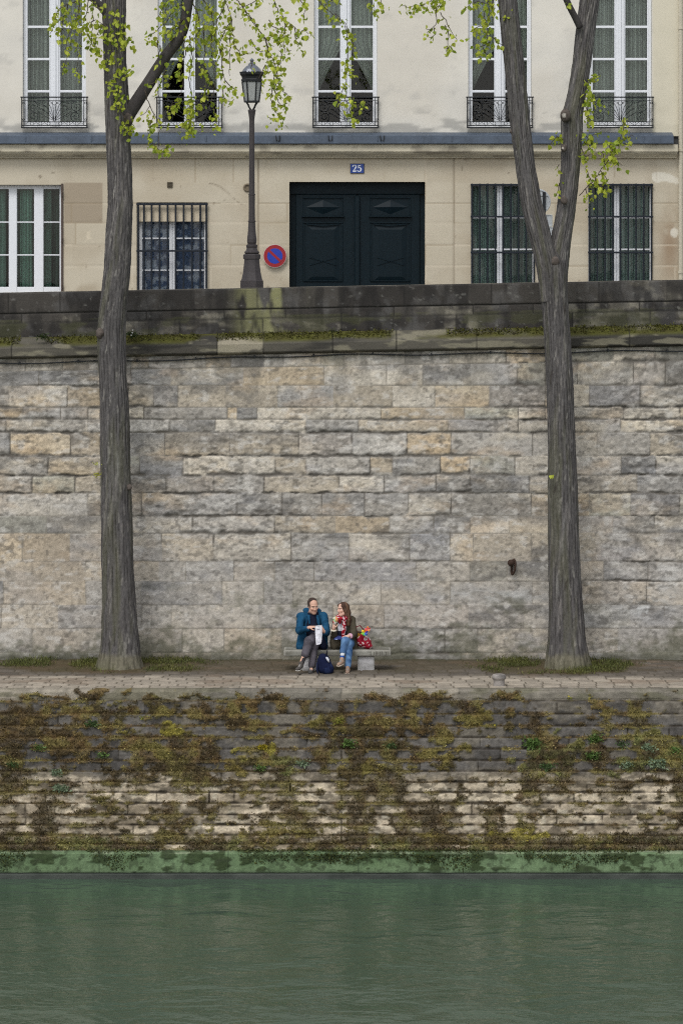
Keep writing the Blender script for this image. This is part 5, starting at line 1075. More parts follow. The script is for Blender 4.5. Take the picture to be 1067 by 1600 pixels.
# ================================================================ people, bench and small things
class SDF:
    """smooth union of capsules and ellipsoids, turned into one continuous mesh"""
    def __init__(s, res): s.res = res; s.pr = []
    def cap(s, a, b, ra, rb=None, k=.02, col=0, sub=False, flat=None):
        s.pr.append(('c', np.array(a, float), np.array(b, float), ra, ra if rb is None else rb, k, col, sub, flat)); return s
    def ell(s, cc_, rad, R=None, k=.02, col=0, sub=False):
        s.pr.append(('e', np.array(cc_, float), np.array(rad, float), np.eye(3) if R is None else np.array(R, float), None, k, col, sub, None)); return s
    def chain(s, pts, rs, k=.015, col=0):
        for i in range(len(pts)-1): s.cap(pts[i], pts[i+1], rs[i], rs[i+1], k, col)
        return s
    def dist(s, p, Q):
        if p[0] == 'c':
            a, b, ra, rb, fl = p[1], p[2], p[3], p[4], p[8]
            ab = b-a; pa = Q-a; t = np.clip((pa@ab)/(ab@ab+1e-12), 0, 1)
            w = pa-t[..., None]*ab
            if fl is not None:                         # flattened along axis fl[0] by factor fl[1]
                ax_ = np.array(fl[0], float); ax_ /= np.linalg.norm(ax_); q = w@ax_; w = w+((1/fl[1]-1)*q)[..., None]*ax_
            return np.linalg.norm(w, axis=-1)-(ra+(rb-ra)*t)
        q = (Q-p[1])@p[3].T; r = p[2]
        k0 = np.linalg.norm(q/r, axis=-1); k1 = np.linalg.norm(q/(r*r), axis=-1)
        return k0*(k0-1)/(k1+1e-9)
    def ext(s, p):
        if p[0] == 'c':
            r = max(p[3], p[4])*(1.0 if p[8] is None else max(1, p[8][1]))
            return np.minimum(p[1], p[2])-r, np.maximum(p[1], p[2])+r
        r = p[2].max() if not np.allclose(p[3], np.eye(3)) else p[2]
        return p[1]-r, p[1]+r
    def mesh(s, noise=0.0, nf=14, nseed=0):
        res = s.res; lo = np.min([s.ext(p)[0] for p in s.pr if not p[7]], axis=0)-3*res-.01; hi = np.max([s.ext(p)[1] for p in s.pr if not p[7]], axis=0)+3*res+.01
        n = np.ceil((hi-lo)/res).astype(int)+1; G = np.full(n, 1.0)
        for p in s.pr:
            a, b = s.ext(p); mg = p[5]+.03
            i0 = np.clip(np.floor((a-mg-lo)/res).astype(int), 0, n-1); i1 = np.clip(np.ceil((b+mg-lo)/res).astype(int)+1, 1, n)
            ax_ = [lo[d]+res*np.arange(i0[d], i1[d]) for d in range(3)]
            Q = np.stack(np.meshgrid(*ax_, indexing='ij'), -1); D = s.dist(p, Q)
            sl_ = tuple(slice(i0[d], i1[d]) for d in range(3)); g = G[sl_]; k = p[5]
            if p[7]:
                h = np.clip(.5-.5*(g+D)/k, 0, 1); G[sl_] = g*(1-h)+(-D)*h+k*h*(1-h)
            else:
                h = np.clip(.5+.5*(g-D)/k, 0, 1); G[sl_] = np.where(g > .9, D, g*(1-h)+D*h-k*h*(1-h))
        if noise:
            ii = np.argwhere(np.abs(G) < .05); Q = lo+ii*res
            G[tuple(ii.T)] += noise*2*(fbm(Q[:, 0]*nf+3*Q[:, 1], Q[:, 2]*nf*.8+Q[:, 1]*nf*.7, nseed, 3)-.5)
        I = G < 0
        cor = [(0, 0, 0), (1, 0, 0), (0, 1, 0), (1, 1, 0), (0, 0, 1), (1, 0, 1), (0, 1, 1), (1, 1, 1)]
        cnt = sum(I[a:n[0]-1+a, b:n[1]-1+b, e:n[2]-1+e].astype(int) for a, b, e in cor)
        act = (cnt > 0) & (cnt < 8); idx = np.argwhere(act); vid = -np.ones(act.shape, int); vid[act] = np.arange(len(idx))
        g8 = np.stack([G[idx[:, 0]+a, idx[:, 1]+b, idx[:, 2]+e] for a, b, e in cor], 1)
        acc = np.zeros((len(idx), 3)); num = np.zeros(len(idx)); C8 = np.array(cor, float)
        for i in range(8):
            for j in range(i+1, 8):
                if np.abs(C8[i]-C8[j]).sum() != 1: continue
                m_ = (g8[:, i] < 0) != (g8[:, j] < 0); t = np.where(m_, g8[:, i]/(g8[:, i]-g8[:, j]+1e-12), 0)[:, None]
                acc += np.where(m_[:, None], C8[i]+(C8[j]-C8[i])*t, 0); num += m_
        V = lo+res*(idx+acc/num[:, None])
        F_ = []
        for ax_, (u, v) in enumerate(((1, 2), (2, 0), (0, 1))):
            A = np.take(I, np.arange(n[ax_]-1), ax_); B = np.take(I, np.arange(1, n[ax_]), ax_)
            e = np.argwhere(A != B); sgn_ = A[tuple(e.T)]
            ok = (e[:, u] > 0) & (e[:, v] > 0) & (e[:, u] < n[u]-1) & (e[:, v] < n[v]-1); e = e[ok]; sgn_ = sgn_[ok]
            def at(du, dv):
                q = e.copy(); q[:, u] -= du; q[:, v] -= dv; return vid[tuple(q.T)]
            qd = np.stack([at(1, 1), at(0, 1), at(0, 0), at(1, 0)], 1); qd[~sgn_] = qd[~sgn_][:, ::-1]; F_.append(qd)
        Fq = np.vstack(F_); Fq = Fq[(Fq >= 0).all(1)]
        best = np.full(len(V), 9.); cid = np.zeros(len(V), int)
        for p in s.pr:
            if p[7]: continue
            D = s.dist(p, V); m_ = D < best-1e-5; best[m_] = D[m_]; cid[m_] = p[6]
        return V, Fq, cid
def sdf_obj(name, sd, mat_, parent, cols, noise=0., nf=14, seed=0, fn=None, origin=None):
    V, Fq, cid = sd.mesh(noise, nf, seed); Cc = np.array(cols)[cid]
    if fn: Cc = fn(V, Cc, cid)
    return mesh_obj(name, V, Fq, mat_, parent, Cc, True, origin)
def Q8(x, y, D): return P(455+x/7.359, 920+y/7.359, D)          # points read off the enlarged view of the couple
def basis(f, u):
    f = np.array(f, float); f /= np.linalg.norm(f); r = np.cross(f, np.array(u, float)); r /= np.linalg.norm(r); u2 = np.cross(r, f); return f, r, u2
def head_prims(sd, o, f, u, sc=1.0):
    """o = centre of the head (between the ears); columns: f forward, r the person's right, u up. colours 0 skin"""
    f, r, u = basis(f, u); R = np.stack([r, f, u]); L_ = lambda x, y, zz: o+sc*(x*r+y*f+zz*u)
    sd.ell(L_(0, -.012, .035), np.array([.075, .095, .088])*sc, R, .02)
    sd.ell(L_(0, .022, -.035), np.array([.062, .068, .085])*sc, R, .03)
    sd.ell(L_(0, .055, -.098), np.array([.034, .028, .026])*sc, R, .03)
    sd.cap(L_(-.045, .025, -.075), L_(0, .06, -.10), .026*sc, .022*sc, .03); sd.cap(L_(.045, .025, -.075), L_(0, .06, -.10), .026*sc, .022*sc, .03)
    sd.cap(L_(0, .086, .022), L_(0, .106, -.022), .009*sc, .013*sc, .014)
    for q in (-1, 1):
        sd.ell(L_(q*.012, .095, -.028), np.array([.010, .012, .009])*sc, R, .008)
        sd.cap(L_(q*.012, .083, .036), L_(q*.05, .066, .034), .010*sc, .009*sc, .014)          # brow
        sd.ell(L_(q*.042, .068, -.02), np.array([.022, .018, .02])*sc, R, .02)                 # cheek
        sd.ell(L_(q*.077, -.005, -.005), np.array([.009, .019, .031])*sc, R, .008)              # ear
        sd.ell(L_(q*.031, .091, .014), np.array([.016, .012, .010])*sc, R, .008, 0, True)        # eye socket
    sd.ell(L_(0, .080, -.062), np.array([.024, .012, .011])*sc, R, .010)
    sd.cap(L_(0, -.02, -.07), L_(0, -.045, -.17), .050*sc, .054*sc, .03)
    return L_, R, r, f, u
def face_cols(V, Cc, o, R, sc, brow, lips, shade=None):
    q = ((V-o)@R.T)/sc; x, y, zz = q[:, 0], q[:, 1], q[:, 2]; fr = y > .03
    for s_ in (-1, 1):
        e = fr & (((x-s_*.031)/.014)**2+((zz-.013)/.0065)**2 < 1); Cc[e] = c(206, 196, 188)
        e = fr & (((x-s_*.031)/.0065)**2+((zz-.013)/.0065)**2 < 1); Cc[e] = c(46, 36, 32)
        e = fr & (np.abs(x-s_*.032) < .022) & (np.abs(zz-.034+.004*np.abs(x-s_*.03)/.02) < .0055); Cc[e] = brow
        e = fr & (((x-s_*.045)/.02)**2+((zz+.028)/.018)**2 < 1); Cc[e] = Cc[e]*np.array([1.04, .92, .90])
    e = fr & (((x)/.025)**2+((zz+.062)/.0085)**2 < 1); Cc[e] = lips
    return Cc
def hand_prims(sd, w, d, nrm, thumb, L=.175, curl=(.5, .6, .5), col=0, spread=.05):
    """w wrist, d direction of the hand, nrm = back-of-hand normal, thumb = side the thumb leaves from; palm, four fingers of their own lengths, thumb"""
    d = np.array(d, float); d /= np.linalg.norm(d); nrm = np.array(nrm, float); nrm -= d*(nrm@d); nrm /= np.linalg.norm(nrm); s_ = np.cross(d, nrm); s_ = s_*(1 if s_@np.array(thumb, float) > 0 else -1)
    w = np.array(w, float); pl = L*.52
    R = np.stack([s_, d, nrm]); sd.ell(w+d*pl*.52, np.array([.040, pl*.60, .0155]), R, .012, col); sd.cap(w-d*.02, w+d*.03, .025, .024, .02, col)
    for i, (off, fl) in enumerate(((.029, .40), (.010, .45), (-.010, .42), (-.028, .34))):
        k0 = w+d*pl*.92+s_*off; a = 0.; p = k0; r_ = .0085 if i < 3 else .0075
        for j, (fr, cu) in enumerate(zip((.45, .32, .23), curl)):
            a += cu*(1+.08*i); dir_ = d*math.cos(a)-nrm*math.sin(a)+s_*spread*(1.5-i)*.6; q = p+dir_*L*fl*fr; sd.cap(p, q, r_, r_*.9, .0035, col); p = q; r_ *= .92
    t0 = w+d*pl*.22+s_*.030; t1 = t0+(d*.55+s_*.70-nrm*.35)*L*.20; t2 = t1+(d*.85+s_*.15-nrm*.5)*L*.17; t3 = t2+(d*.8-s_*.15-nrm*.5)*L*.12
    sd.cap(t0, t1, .0125, .0105, .006, col); sd.cap(t1, t2, .0100, .009, .004, col); sd.cap(t2, t3, .009, .0078, .004, col)

# ---- stone bench
DBF, DBB = 59.93, 60.50
bench = empty('stone_bench', (PX(527, 60.1), 60.2, 0), 'pale stone slab bench on two square blocks against the quay wall', 'bench')
M['bench'] = mat('bench_stone', None, .9, 60, .18, .5, 50, .2)
def stone_block(name, x0, x1, y0, y1, z0, z1, ca, cb_, seed, par, st_=.018):
    """bevelled, slightly worn block with its own colouring"""
    bm = __import__('bmesh').new(); bmesh_ = __import__('bmesh')
    bmesh_.ops.create_cube(bm, size=1)
    for v in bm.verts: v.co = Vector(((x0+x1)/2+v.co.x*(x1-x0), (y0+y1)/2+v.co.y*(y1-y0), (z0+z1)/2+v.co.z*(z1-z0)))
    cuts = max(2, int(max(x1-x0, y1-y0)/.05)); bmesh_.ops.subdivide_edges(bm, edges=bm.edges[:], cuts=min(cuts, 40), use_grid_fill=True)
    V = np.array([v.co[:] for v in bm.verts]); Fc = [tuple(v.index for v in f.verts) for f in bm.faces]; bm.free()
    ctr = np.array([(x0+x1)/2, (y0+y1)/2, (z0+z1)/2]); hf = np.array([(x1-x0)/2, (y1-y0)/2, (z1-z0)/2])
    q = (V-ctr); e = hf-np.abs(q); srt = np.sort(e, 1); near = np.exp(-(srt[:, 1]/st_)); V = V-np.sign(q)*(near*.010)[:, None]*(e < .02)
    V = V+.006*(np.stack([fbm(V[:, 0]*9+V[:, 1]*5, V[:, 2]*9+V[:, 1]*7, seed+i) for i in range(3)], 1)-.5)
    Cc = mixc(np.array(ca), np.array(cb_), sst(.35, .65, fbm(V[:, 0]*5+V[:, 1]*3, V[:, 2]*9, seed+9)))
    Cc = mixc(Cc, Cc*.6, .6*sst(.55, .7, fbm(V[:, 0]*12, V[:, 2]*14+V[:, 1]*6, seed+11)))
    Cc = mixc(Cc, c(186, 182, 172), .5*np.clip(near, 0, 1))
    return mesh_obj(name, V, Fc, M['bench'], par, Cc, True)
stone_block('slab', PX(443, DBF), PX(611, DBF), DBF, DBB, .278, .392, c(138, 137, 128), c(112, 110, 100), 3, bench)
for (a, b_, ca) in ((472, 495.5, c(178, 176, 176)), (558.3, 585.3, c(178, 176, 176))):
    stone_block('leg', PX(a, DBF), PX(b_, DBF), 60.0, 60.42, -.005, .2785, ca, c(150, 148, 146), int(a), bench)
for (x0, x1, y0, y1) in ((578.5, 579.3, 1018, 1024), (584, 584.8, 1018.5, 1024), (586.6, 587.6, 1018, 1024.2), (589.3, 590.1, 1018, 1024), (593, 593.9, 1018.4, 1024), (595.8, 596.8, 1018, 1023.8), (602.5, 603.3, 1018.5, 1023.5)):
    sl_ = MB(); sl_.box(PX(x0, DBF), PX(x1, DBF), DBF-.0035, DBF+.01, PZ(y1, DBF), PZ(y0, DBF), c(84, 80, 72)); sl_.build('worn_cut', M['attr'], bench, usecol=True)

# ---- the man
skin = c(206, 164, 142); skin2 = c(200, 158, 138)
DHm = 60.20
hm = Q8(250, 200, 60.06); fm = (.48, -1, -.36); um = (.05, -.30, 1)
body = SDF(.0055)
Lm, Rm, r_, f_, u_ = head_prims(body, hm, fm, um, 1.06)
neck = Q8(245, 305, 60.20); pel = np.array([Q8(255, 640, 60.27)[0], 60.26, .47]); chest = Q8(248, 420, 60.20)
body.cap(hm+np.array([-.005, .04, -.08]), neck, .056, .062, .03, 0)
body.cap(neck, chest, .075, .12, .05, 1).cap(chest, pel, .125, .14, .05, 1)
shR, shL = Q8(112, 318, 60.20), Q8(372, 318, 60.20); elR, elL = Q8(92, 478, 60.02), Q8(405, 500, 60.02)
wrR, wrL = Q8(212, 447, 59.80), Q8(372, 490, 59.80)
body.cap(neck, shR, .06, .055, .04, 1).cap(neck, shL, .06, .055, .04, 1)
for a, b_, w__ in ((shR, elR, wrR), (shL, elL, wrL)): body.cap(a, b_, .052, .042, .03, 1).cap(b_, w__, .042, .027, .03, 0)
hand_prims(body, wrR, (1, -.25, .20), (.15, -.35, 1), (0, -1, .3), .185, (.5, .75, .6)); hand_prims(body, wrL, (-.35, -.45, .8), (.9, -.45, .3), (-.3, -.8, 0), .185, (.9, .8, .6))
hipR, hipL = Q8(200, 640, 60.24), Q8(318, 640, 60.24); hipR[2] = hipL[2] = .475
kR = Q8(256, 632, 59.80); aR = Q8(236, 905, 59.74); kL = Q8(205, 606, 59.70); aL = Q8(128, 828, 59.60)
kR[2] = .475
body.cap(hipR, kR, .070, .052, .03, 1).cap(kR, aR, .050, .036, .03, 1).cap(hipL, kL, .070, .054, .03, 1).cap(kL, aL, .052, .034, .03, 0)
body.cap(aL, Q8(100, 905, 59.52), .036, .030, .02, 0).cap(aR, Q8(226, 955, 59.62), .036, .028, .02, 0)
def manface(V, Cc, cid):
    Cc = Cc.copy(); Cc = face_cols(V, Cc, hm, Rm, 1.06, c(64, 48, 40), c(188, 136, 122)); q = ((V-hm)@Rm.T)/1.06
    e = (q[:, 1] > .01) & (q[:, 2] < -.045) & (q[:, 2] > -.14) & (cid == 0); Cc[e] = Cc[e]*np.array([.88, .87, .87])     # stubble
    return Cc
man = sdf_obj('person', body, M['skin'], None, [skin, c(30, 34, 48)], fn=manface)
tag(man, 'man in a blue jacket and grey trousers, legs crossed, looking down at a paper bag', 'person')
# hair: thinning, receding in front
hr = SDF(.005); Lh = Lm
Rr = Rm
hr.ell(Lh(0, -.035, .050), np.array([.082, .085, .084])*1.06, Rr, .012)
hr.ell(Lh(.066, -.012, .02), np.array([.020, .045, .05])*1.06, Rr, .012).ell(Lh(-.066, -.012, .02), np.array([.020, .045, .05])*1.06, Rr, .012)
hr.cap(Lh(-.04, .0, .112), Lh(.04, .0, .112), .016, .016, .012).ell(Lh(0, -.075, -.03), np.array([.06, .035, .05])*1.06, Rr, .012)
hr.ell(Lh(0, .105, .075), np.array([.066, .082, .085])*1.06, Rr, .01, 0, True).ell(Lh(0, .075, -.04), np.array([.10, .062, .08])*1.06, Rr, .01, 0, True)
M['hair'] = mat('hair', None, .7, 120, .35, .8, 150, .3, stretch=(3, 3, .6))
sdf_obj('hair', hr, M['hair'], man, [c(66, 52, 45)], .006, 40, 3)
# jacket (open in front over a navy jumper)
jk = SDF(.007)
jk.cap(Q8(250, 345, 60.235), Q8(246, 470, 60.25), .150, .160, .06).cap(Q8(246, 470, 60.25), Q8(235, 620, 60.29), .165, .175, .06)
jk.cap(shR, Q8(248, 315, 60.22), .070, .085, .05).cap(shL, Q8(248, 315, 60.22), .070, .085, .05)
jk.cap(shR, elR, .070, .068, .03).cap(elR, Q8(196, 458, 59.84), .070, .050, .03); jk.cap(shL, elL, .070, .066, .03).cap(elL, Q8(385, 505, 59.84), .068, .050, .03)
jk.cap(Q8(130, 500, 60.16), Q8(98, 668, 60.10), .075, .070, .06, flat=((.3, 1, 0), .55)).cap(Q8(100, 660, 60.12), Q8(170, 680, 60.20), .06, .06, .04, flat=((.3, 1, 0), .7))
jk.cap(Q8(380, 520, 60.16), Q8(385, 670, 60.16), .07, .055, .05)
jk.cap(Q8(170, 250, 60.30), Q8(300, 250, 60.31), .055, .055, .04).cap(Q8(165, 255, 60.27), Q8(215, 330, 60.08), .040, .032, .02).cap(Q8(318, 255, 60.27), Q8(290, 330, 60.07), .040, .030, .02)
jk.cap(Q8(206, 320, 60.06), Q8(215, 400, 60.02), .030, .022, .02).cap(Q8(300, 320, 60.06), Q8(318, 420, 60.02), .030, .022, .02)
jk.ell(Q8(252, 350, 59.98), (.060, .14, .16), None, .02, 0, True).ell(Q8(262, 520, 59.98), (.11, .15, .19), None, .02, 0, True).cap(hm+np.array([0, .02, -.02]), neck+np.array([.01, -.05, .01]), .085, .072, .02, 0, True)
jcol = lambda V, Cc, cid: mixc(mixc(Cc, Cc*.62, .75*sst(.50, .64, fbm(V[:, 0]*9+V[:, 1]*4, V[:, 2]*8+V[:, 1]*6, 41))), c(48, 94, 124), .4*sst(.58, .7, fbm(V[:, 0]*13, V[:, 2]*9+V[:, 1]*5, 43)))
sdf_obj('jacket', jk, M['cloth'], man, [c(32, 76, 106)], .012, 11, 5, jcol)
jp = SDF(.008); jp.cap(Q8(252, 320, 60.14), Q8(250, 470, 60.13), .095, .125, .05).cap(Q8(250, 470, 60.13), Q8(262, 600, 60.14), .125, .13, .05); jp.cap(Q8(222, 285, 60.13), Q8(285, 285, 60.13), .045, .045, .03)
jp.cap(Q8(320, 560, 60.1), Q8(370, 660, 60.02), .08, .07, .04).cap(Q8(205, 470, 59.86), Q8(216, 450, 59.81), .042, .036, .01)
sdf_obj('jumper', jp, M['cloth'], man, [c(28, 32, 48)], .006, 14, 6)
tz_ = SDF(.007)
tz_.cap(hipR, kR, .098, .080, .05).cap(kR, Q8(240, 880, 59.74), .080, .062, .03).cap(hipL, kL, .100, .084, .05).cap(kL, Q8(160, 755, 59.64), .084, .075, .03).cap(Q8(225, 600, 59.75), Q8(262, 560, 59.95), .075, .085, .04)
tcol = lambda V, Cc, cid: mixc(Cc, Cc*.6, .8*sst(.48, .64, fbm(V[:, 0]*10+V[:, 2]*5, V[:, 2]*7+V[:, 1]*8, 45)))
sdf_obj('trousers', tz_, M['cloth'], man, [c(92, 88, 94)], .010, 12, 7, tcol)
def shoe(parent, heel, toe, upc, solec, up=(0, 0, 1), w_=.043, ank=None):
    h, t = np.array(heel), np.array(toe); d = (t-h)/np.linalg.norm(t-h); L_ = np.linalg.norm(t-h); f2, r2, u2 = basis(d, up); R = np.stack([r2, f2, u2]); s2 = SDF(.0055)
    s2.ell(h+d*L_*.26+u2*.035, (w_*.92, L_*.30, .042), R, .03, 0).ell(h+d*L_*.68+u2*.022, (w_, L_*.33, .030), R, .03, 0).cap(h+d*L_*.22+u2*.045, h+d*L_*.20+u2*.085, .040, .038, .02, 0)
    s2.cap(h+d*.045-u2*.004, t-d*.05-u2*.006, .040, .044, .006, 1, flat=(u2, .30))
    s2.cap(h+d*L_*.42+u2*.062, h+d*L_*.62+u2*.047, .014, .012, .01, 2)
    return sdf_obj('shoe', s2, M['cloth'], parent, [upc, solec, c(140, 136, 130)])
shoe(man, Q8(126, 893, 59.60)+np.array([0, 0, -.02]), Q8(62, 945, 59.38), c(84, 80, 76), c(196, 192, 184), (-.1, -.35, 1))
hR_ = Q8(238, 985, 59.76); tR_ = Q8(212, 985, 59.50); hR_[2] = tR_[2] = .022; shoe(man, hR_, tR_, c(74, 72, 70), c(176, 172, 166))
sk = SDF(.005); sk.cap(Q8(140, 808, 59.61), Q8(116, 872, 59.57), .040, .042, .01); sdf_obj('sock', sk, M['cloth'], man, [c(56, 54, 56)])
# ---- white paper bag he holds
n_, m_ = 22, 34; uu, vv = np.meshgrid(np.linspace(0, 1, n_), np.linspace(0, 1, m_), indexing='ij')
lx_ = np.interp(vv, [0, .12, .6, 1], [288, 283, 276, 274]); rx_ = np.interp(vv, [0, .1, .6, 1], [342, 348, 356, 352]); yy_ = 640-(640-424)*vv+(uu-.5)*np.interp(vv, [0, 1], [-14, -10])
X = PX(455+(lx_+(rx_-lx_)*uu)/7.359, 59.66); Z = PZ(920+yy_/7.359, 59.66); crum = .012*(fbm(uu*4, vv*7, 950)-.5)*2+.02*np.sin(uu*3.1)
Yb = 59.655-.012*vv-crum; Vb = np.vstack([np.stack([X, Yb, Z], -1).reshape(-1, 3), np.stack([X, 59.69-.012*vv+.4*crum, Z], -1).reshape(-1, 3)])
fa = grid_faces(n_, m_); fb = grid_faces(n_, m_, True, n_*m_); rim = [i*m_ for i in range(n_)]+[(n_-1)*m_+j for j in range(1, m_)]+[i*m_+m_-1 for i in range(n_-2, -1, -1)]+[j for j in range(m_-2, 0, -1)]
fr_ = [(rim[i], rim[(i+1) % len(rim)], rim[(i+1) % len(rim)]+n_*m_, rim[i]+n_*m_) for i in range(len(rim))]
Cb = np.broadcast_to(c(226, 226, 232), (n_*m_, 3)).copy().reshape(n_, m_, 3); pm_ = (np.abs(vv-.80) < .022)*(uu > .3)*(uu < .72)+(np.abs(vv-.08) < .018)*(uu > .25)*(uu < .75)+(np.abs(vv-.34) < .012)*(uu > .45)*(uu < .66)
Cb[pm_ > 0] = c(150, 150, 164); Cb = np.vstack([Cb.reshape(-1, 3)]*2)
bag = mesh_obj('paper_bag', Vb, [tuple(q) for q in np.vstack([fa, fb])]+fr_, M['attr'], None, Cb, True); tag(bag, 'crumpled white paper food bag held in both hands by the man', 'paper bag')

# ---- the woman
hw = Q8(592, 236, 60.10); fw = (-.86, -.62, -.10); uw = (-.06, -.04, 1)
wb_ = SDF(.0055); Lw, Rw, r2_, f2_, u2_ = head_prims(wb_, hw, fw, uw, .97)
nk = Q8(610, 335, 60.19); ch = Q8(610, 440, 60.20); pw = Q8(640, 640, 60.27); pw[2] = .47
wb_.cap(hw+np.array([.02, .04, -.08]), nk, .048, .052, .03, 0).cap(nk, ch, .065, .105, .05, 1).cap(ch, pw, .105, .135, .05, 1)
sR, sL = Q8(520, 368, 60.16), Q8(692, 362, 60.24); eR, eL = Q8(492, 528, 59.98), Q8(722, 520, 60.10); wR, wL = Q8(489, 448, 59.84), Q8(655, 548, 59.84)
wb_.cap(nk, sR, .05, .048, .04, 1).cap(nk, sL, .05, .048, .04, 1).cap(sR, eR, .045, .038, .03, 1).cap(eR, wR, .036, .025, .03, 0).cap(sL, eL, .045, .038, .03, 1).cap(eL, wL, .036, .025, .03, 0)
hand_prims(wb_, wR, (.12, -.30, 1), (-.75, -.55, .1), (1, -.4, 0), .165, (.45, .6, .5)); hand_prims(wb_, wL, (-1, -.30, -.22), (-.1, -.55, .9), (0, -.5, .5), .165, (.3, .35, .3))
jR, jL = Q8(610, 655, 60.24), Q8(690, 655, 60.24); jR[2] = jL[2] = .475
kwL = Q8(622, 604, 59.76); awL = Q8(586, 790, 59.72); kwR = Q8(668, 640, 59.80); awR = Q8(648, 915, 59.76)
wb_.cap(jL, kwL, .068, .052, .03, 1).cap(kwL, awL, .048, .032, .03, 1).cap(awL, Q8(566, 868, 59.64), .032, .026, .02, 0).cap(jR, kwR, .068, .052, .03, 1).cap(kwR, awR, .048, .032, .03, 1).cap(awR, Q8(646, 960, 59.66), .032, .026, .02, 0)
def wface(V, Cc, cid): return face_cols(V, Cc.copy(), hw, Rw, .97, c(92, 66, 50), c(178, 98, 96))
wom = sdf_obj('person', wb_, M['skin'], None, [c(214, 172, 152), c(60, 58, 52)], fn=wface)
tag(wom, 'long-haired woman in an olive coat, red scarf and jeans, eating on the bench', 'person')
hr = SDF(.0055)
hr.ell(Lw(0, -.028, .046), np.array([.084, .094, .088])*.97, Rw, .015)
for q in (-1, 1): hr.cap(Lw(q*.058, .030, .070), Lw(q*.078, .0, -.03), .030, .028, .02); hr.cap(Lw(q*.078, -.01, -.02), Lw(q*.078, -.045, -.14), .034, .036, .02)
hr.chain([Lw(-.02, -.07, .02), Lw(-.01, -.085, -.08), Lw(-.02, -.09, -.20), Lw(-.035, -.085, -.30)], [.062, .062, .058, .035], .03).chain([Lw(-.075, -.03, -.10), Lw(-.085, -.03, -.20), Lw(-.085, -.03, -.29)], [.036, .034, .02], .02)
hr.ell(Lw(0, .098, -.01), np.array([.056, .058, .088])*.97, Rw, .012, 0, True)
hcol = lambda V, Cc, cid: mixc(Cc, c(124, 92, 70), .7*sst(.45, .65, fbm(V[:, 0]*22+V[:, 1]*12, V[:, 2]*4, 51)))
sdf_obj('hair', hr, M['hair'], wom, [c(74, 52, 42)], .006, 30, 8, hcol)
jk = SDF(.007)
jk.cap(Q8(615, 365, 60.24), Q8(625, 500, 60.26), .125, .135, .06).cap(Q8(625, 500, 60.26), Q8(620, 630, 60.28), .14, .17, .06)
jk.cap(sR, Q8(612, 350, 60.21), .068, .07, .04).cap(sL, Q8(612, 350, 60.22), .072, .075, .04).cap(sR, eR, .066, .060, .03).cap(eR, Q8(489, 485, 59.88), .056, .046, .02).cap(sL, eL, .072, .064, .03).cap(eL, Q8(690, 548, 59.90), .060, .047, .03)
jk.cap(Q8(700, 560, 60.20), Q8(735, 690, 60.20), .085, .075, .05).cap(Q8(500, 610, 60.08), Q8(492, 668, 60.05), .075, .065, .05).cap(Q8(500, 620, 60.06), Q8(555, 640, 60.02), .07, .065, .05).cap(Q8(475, 560, 60.06), Q8(490, 640, 60.06), .045, .06, .04)
jk.ell(Q8(575, 440, 59.98), (.075, .13, .20), None, .02, 0, True)
ccl = lambda V, Cc, cid: mixc(Cc, Cc*.6, .75*sst(.5, .64, fbm(V[:, 0]*9+V[:, 1]*5, V[:, 2]*8+V[:, 1]*6, 53)))
sdf_obj('coat', jk, M['cloth'], wom, [c(78, 72, 60)], .011, 11, 9, ccl)
sh_ = SDF(.008); sh_.cap(Q8(582, 370, 60.14), Q8(570, 560, 60.12), .085, .105, .04); sdf_obj('shirt', sh_, M['cloth'], wom, [c(206, 206, 212)], .006, 14, 10, lambda V, Cc, cid: np.where((V[:, 2] < Q8(0, 490, 60.0)[2])[:, None], c(40, 40, 56), Cc))
sc_ = SDF(.006)
sc_.chain([Q8(535, 330, 60.02), Q8(580, 352, 59.98), Q8(630, 338, 60.04), Q8(655, 318, 60.16), Q8(600, 312, 60.28), Q8(545, 315, 60.16), Q8(535, 330, 60.02)], [.034]*7, .02)
sc_.chain([Q8(610, 350, 60.00), Q8(606, 420, 59.99), Q8(602, 480, 59.98), Q8(596, 545, 59.96)], [.036, .038, .037, .032], .02).chain([Q8(555, 345, 60.0), Q8(560, 400, 60.0)], [.04, .02], .02)
def scol(V, Cc, cid):
    t = fbm(V[:, 0]*34+V[:, 1]*12, V[:, 2]*34, 55, 2); Cc = np.where((t > .63)[:, None], c(212, 196, 198), Cc); return np.where((t < .37)[:, None], c(104, 20, 34), Cc)
sdf_obj('scarf', sc_, M['cloth'], wom, [c(158, 32, 48)], .012, 18, 11, scol)
tz_ = SDF(.007); tz_.cap(jL, kwL, .094, .076, .04).cap(kwL, Q8(594, 722, 59.74), .074, .060, .03).cap(jR, kwR, .092, .072, .04).cap(kwR, Q8(652, 885, 59.76), .068, .056, .03)
jc_ = lambda V, Cc, cid: mixc(mixc(Cc, c(44, 78, 122), .8*sst(.48, .62, fbm(V[:, 0]*10+V[:, 2]*4, V[:, 2]*7+V[:, 1]*7, 57))), c(120, 158, 196), .5*sst(.55, .68, fbm(V[:, 0]*14, V[:, 2]*6+V[:, 1]*5, 58)))
sdf_obj('jeans', tz_, M['cloth'], wom, [c(80, 110, 148)], .008, 12, 12, jc_)
sk = SDF(.005); sk.cap(Q8(592, 745, 59.72), Q8(578, 836, 59.69), .040, .036, .01)
sdf_obj('sock', sk, M['cloth'], wom, [c(40, 84, 160)], fn=lambda V, Cc, cid: np.where((V[:, 2] > Q8(0, 768, 59.7)[2])[:, None], c(210, 214, 216), np.where((np.abs(V[:, 2]-Q8(0, 815, 59.7)[2]) < .012)[:, None], c(206, 180, 90), Cc)))
sk = SDF(.005); sk.cap(Q8(650, 890, 59.76), Q8(647, 940, 59.73), .038, .036, .01); sdf_obj('sock', sk, M['cloth'], wom, [c(150, 116, 96)])
